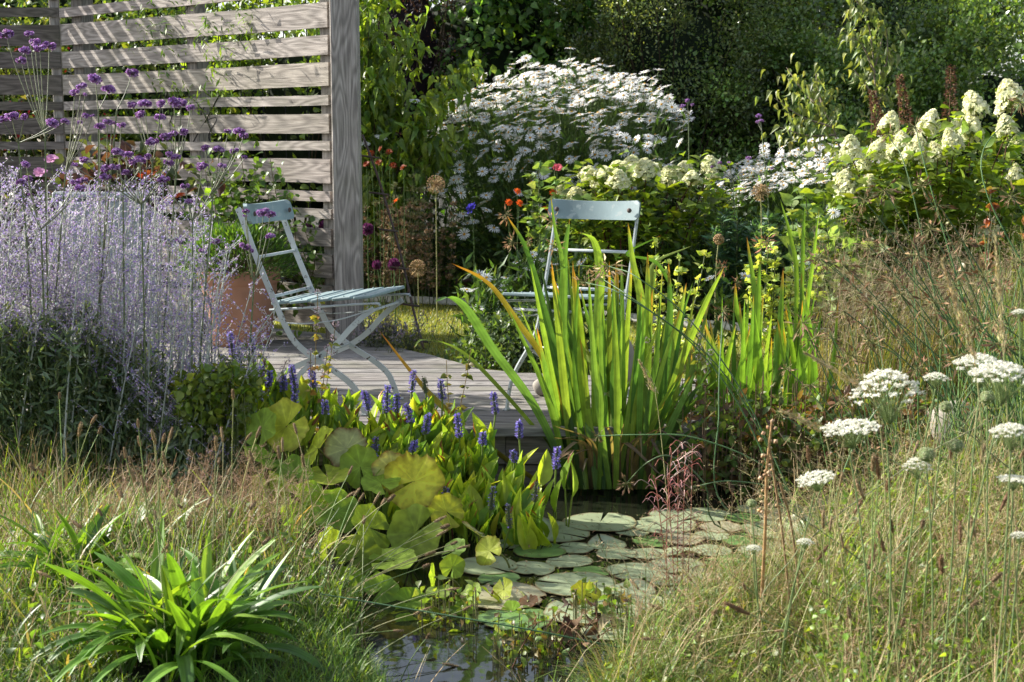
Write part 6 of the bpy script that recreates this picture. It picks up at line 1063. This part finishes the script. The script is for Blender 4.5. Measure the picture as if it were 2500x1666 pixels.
stalks('ribwort heads hanging over the near water at bottom centre', [(1090, 1440), (1130, 1490), (1010, 1500), (960, 1540), (1040, 1560), (1080, 1620)], rng.uniform(3.3, 3.5, 6), stg, base=floor(-.38, 3.4))
stalks('pale brown grass heads rising from the near right bank', [(1560, 1440), (1620, 1490), (1690, 1420), (1740, 1500), (1600, 1560), (1820, 1440), (1700, 1580), (1890, 1540)], rng.uniform(3.0, 3.4, 8), stgr, (0, 2))
# lone tall grass plumes
for i, (x0, y0, x1, y1, Y_, l) in enumerate(((2300, 640, 2380, 880, 2.7, 'pale feathery grass plume leaning left at the right side'), (2430, 580, 2450, 860, 2.7, 'tall upright pale grass plume near the right edge'), (1970, 865, 2130, 960, 2.8, 'pale grass plume pointing left over the white dome'), (1910, 1005, 2010, 1050, 3., 'thin pale plume reaching toward the iris'), (1560, 880, 1600, 960, 4.4, 'thin pale plume in front of the iris blades'))):
    p0, p1 = P(x1, y1, Y_), P(x0, y0, Y_); b = floor(p0[0]+.12, Y_+.1); rt = root('grass_plume', b, l, 'grass plume', 'tall pale grass plumes'); mb = MB(); c = smoothpath([b, b*.5+p0*.5+[0, 0, .02], p0, p1], 24); tube(mb, c, np.linspace(.0018, .0008, 24)[None], (.36, .34, .16), 4); n = 260; t_ = rng.random(n)[:, None]; d = nrm(p1-p0+rdir(n)*.09); inst(mb, TDN, p0*(1-t_)+p1*t_+rng.normal(0, .005, (n, 3))*(1.1-t_), frames(nrm(p1-p0)+rdir(n)*.35, rdir(n)), rng.uniform(.008, .015, n), jit([(.50, .42, .25), (.42, .36, .18)], n)); mk('plume', mb, M_dry, rt)
# dried brown dock stalk, pink willowherb, mint, little herbs
p1 = P(1885, 1025, 3.3); b = floor(P(1865, 1480, 3.3)[0], 3.35); rt = root('dried_stalk', b, 'orange-brown dried seed stalk in front of the lily pads', 'dried stalk'); mb = MB(); c = smoothpath([b, P(1868, 1300, 3.3), P(1872, 1150, 3.3), p1], 30); tube(mb, c, np.linspace(.005, .0025, 30)[None], (.42, .26, .12), 6); mk('stem', mb, M_dry, rt); mb = MB(); k = rng.integers(12, 30, 34); inst(mb, (TOCT[0]*[1, 1, 1.25], TOCT[1]), c[k]+rng.normal(0, .012, (34, 3)), frames(rdir(34), rdir(34)), rng.uniform(.004, .0065, 34), jit([(.40, .25, .13), (.50, .36, .22)], 34)); mk('seed_pods', mb, M_dry, rt)
for x, b_, l in ((1900, 1100, 'tall brown reed stalk leaning beside the dried seed stalk'), (1925, 1180, 'second leaning brown reed stalk near the sunlit pads')):
    b = floor(P(x+40, 1450, 3.4)[0], 3.4); rt = tag(link('reed_stalk', None), l, 'reed'); rt.location = b; mb = MB(); tube(mb, smoothpath([b, P(x+10, 1300, 3.35), P(x-20, b_, 3.3)], 14), .003, (.30, .20, .11), 5); mk('stem', mb, M_dry, rt)
rt = root('willowherb', floor(.52, 4.1), 'pink-red stemmed willowherb with curled fluffy pods by the pads', 'willowherb'); mb = MB(); cu = MB()
for (x, y_) in ((1600, 1170), (1640, 1110), (1655, 1095), (1672, 1120), (1690, 1100), (1630, 1160)):
    b = np.array(rt.location)+[rng.normal(0, .03), rng.normal(0, .03), 0]; e = P(x, y_, 4.1); c = bez(b, (b+e)/2+[rng.normal(0, .02), 0, .05], e, 20)[0]; tube(mb, c, np.linspace(.0025, .001, 20)[None], (.34, .14, .10), 4)
    for k in range(9, 20):
        for _ in range(3):
            a = rng.uniform(0, 2*pi); L = rng.uniform(.02, .05); d = np.array([cos(a), sin(a), .7]); q1 = c[k]+d*L; q2 = q1+np.array([cos(a), sin(a), -.8])*L*.5; tube(cu, smoothpath([c[k], q1, q2], 7), .0009, jit([(.48, .26, .24), (.56, .42, .38), (.35, .12, .10)], 1)[0], 3)
mk('stems', mb, M_stem, rt); mk('pods', cu, M_dry, rt)
def mint(label, pts, base, leafc, fl, L=.03):
    rt = root('water_mint', base, label, 'mint', 'mint stems before the deck'); b0 = np.array(base); mb = MB(); lf = MB(); fw = MB()
    for (x, y_, Yv) in pts:
        e = P(x, y_, Yv); c = bez(b0+[rng.normal(0, .02), 0, 0], (b0+e)/2+[rng.normal(0, .01), 0, 0], e, 24)[0]; tube(mb, c, np.linspace(.002, .0012, 24)[None], (.22, .16, .07), 4)
        k = np.repeat(np.arange(6, 22, 2), 4); n = len(k); a = rng.uniform(0, 2*pi, n); d = np.column_stack([np.cos(a), np.sin(a), rng.uniform(-.4, .4, n)]); inst(lf, TLB, c[k], frames(d, rdir(n, 1)), L*rng.uniform(.6, 1.2, n), jit(leafc, n))
        if fl:
            for kk in (19, 21, 23): n = 60; d = rdir(n); fw = MB(); inst(fw, TD, c[kk]+d*.009, frames(d, rdir(n)), .006, jit([(.42, .34, .42), (.30, .22, .24), (.5, .42, .45)], n)); mk('flower_whorl', fw, M_petal, rt)
    mk('stems', mb, M_stem, rt); mk('foliage', lf, M_leaf, rt)
YL = [(.26, .28, .04), (.34, .30, .05), (.16, .22, .03), (.30, .16, .04)]
mint('yellowing mint stems with pale whorls in front of the side-on chair', [(776, 715, 4.9), (820, 790, 4.9), (758, 860, 4.9), (800, 850, 4.85)], G(770, 1150, -.2), YL, True)
mint('smaller mint stem with brown buds right of the chair', [(1150, 850, 4.9), (1090, 880, 4.95)], G(1110, 1130, -.22), [(.10, .12, .03), (.16, .14, .05)], False)
mint('pale whorled mint beside the second iris clump', [(1710, 820, 5.2), (1580, 830, 5.3), (1735, 860, 5.2)], G(1690, 1090, -.2), [(.15, .2, .05)], True)
mint('white-flowered low mint at the foot of the sage', [(600, 800, 4.9), (640, 800, 4.95), (650, 870, 4.9), (560, 830, 4.9), (700, 880, 4.9), (620, 870, 4.9)], G(610, 1100, -.17), [(.16, .22, .05), (.10, .15, .04)], True)
rt = root('undergrowth', floor(-1.3, 4.95), 'yellow-green leaves between the sage and the pickerelweed', 'plant'); mb = MB(); n = 1800; q = np.array([P(x, y_, rng.uniform(4.75, 5.1)) for x, y_ in lpts([(420, 930), (560, 880), (640, 930), (600, 1060), (450, 1060)], n)]); inst(mb, TLB, q, frames(rdir(n), rdir(n, .8)), rng.uniform(.02, .045, n), jit([(.20, .26, .04), (.12, .18, .03)], n)); mk('foliage', mb, M_leaf, rt)
mb = MB(); k = q[:200]; tube(mb, bez(k*[1, 1, 0]+[0, 0, -.14], k-[0, 0, .08], k, 5), .0015, (.12, .15, .05), 3); mk('stems', mb, M_stem, rt)
stone(2345, 850, 5.0, (.10, .09, .09), 'grey angular stone half hidden in the right sedges')
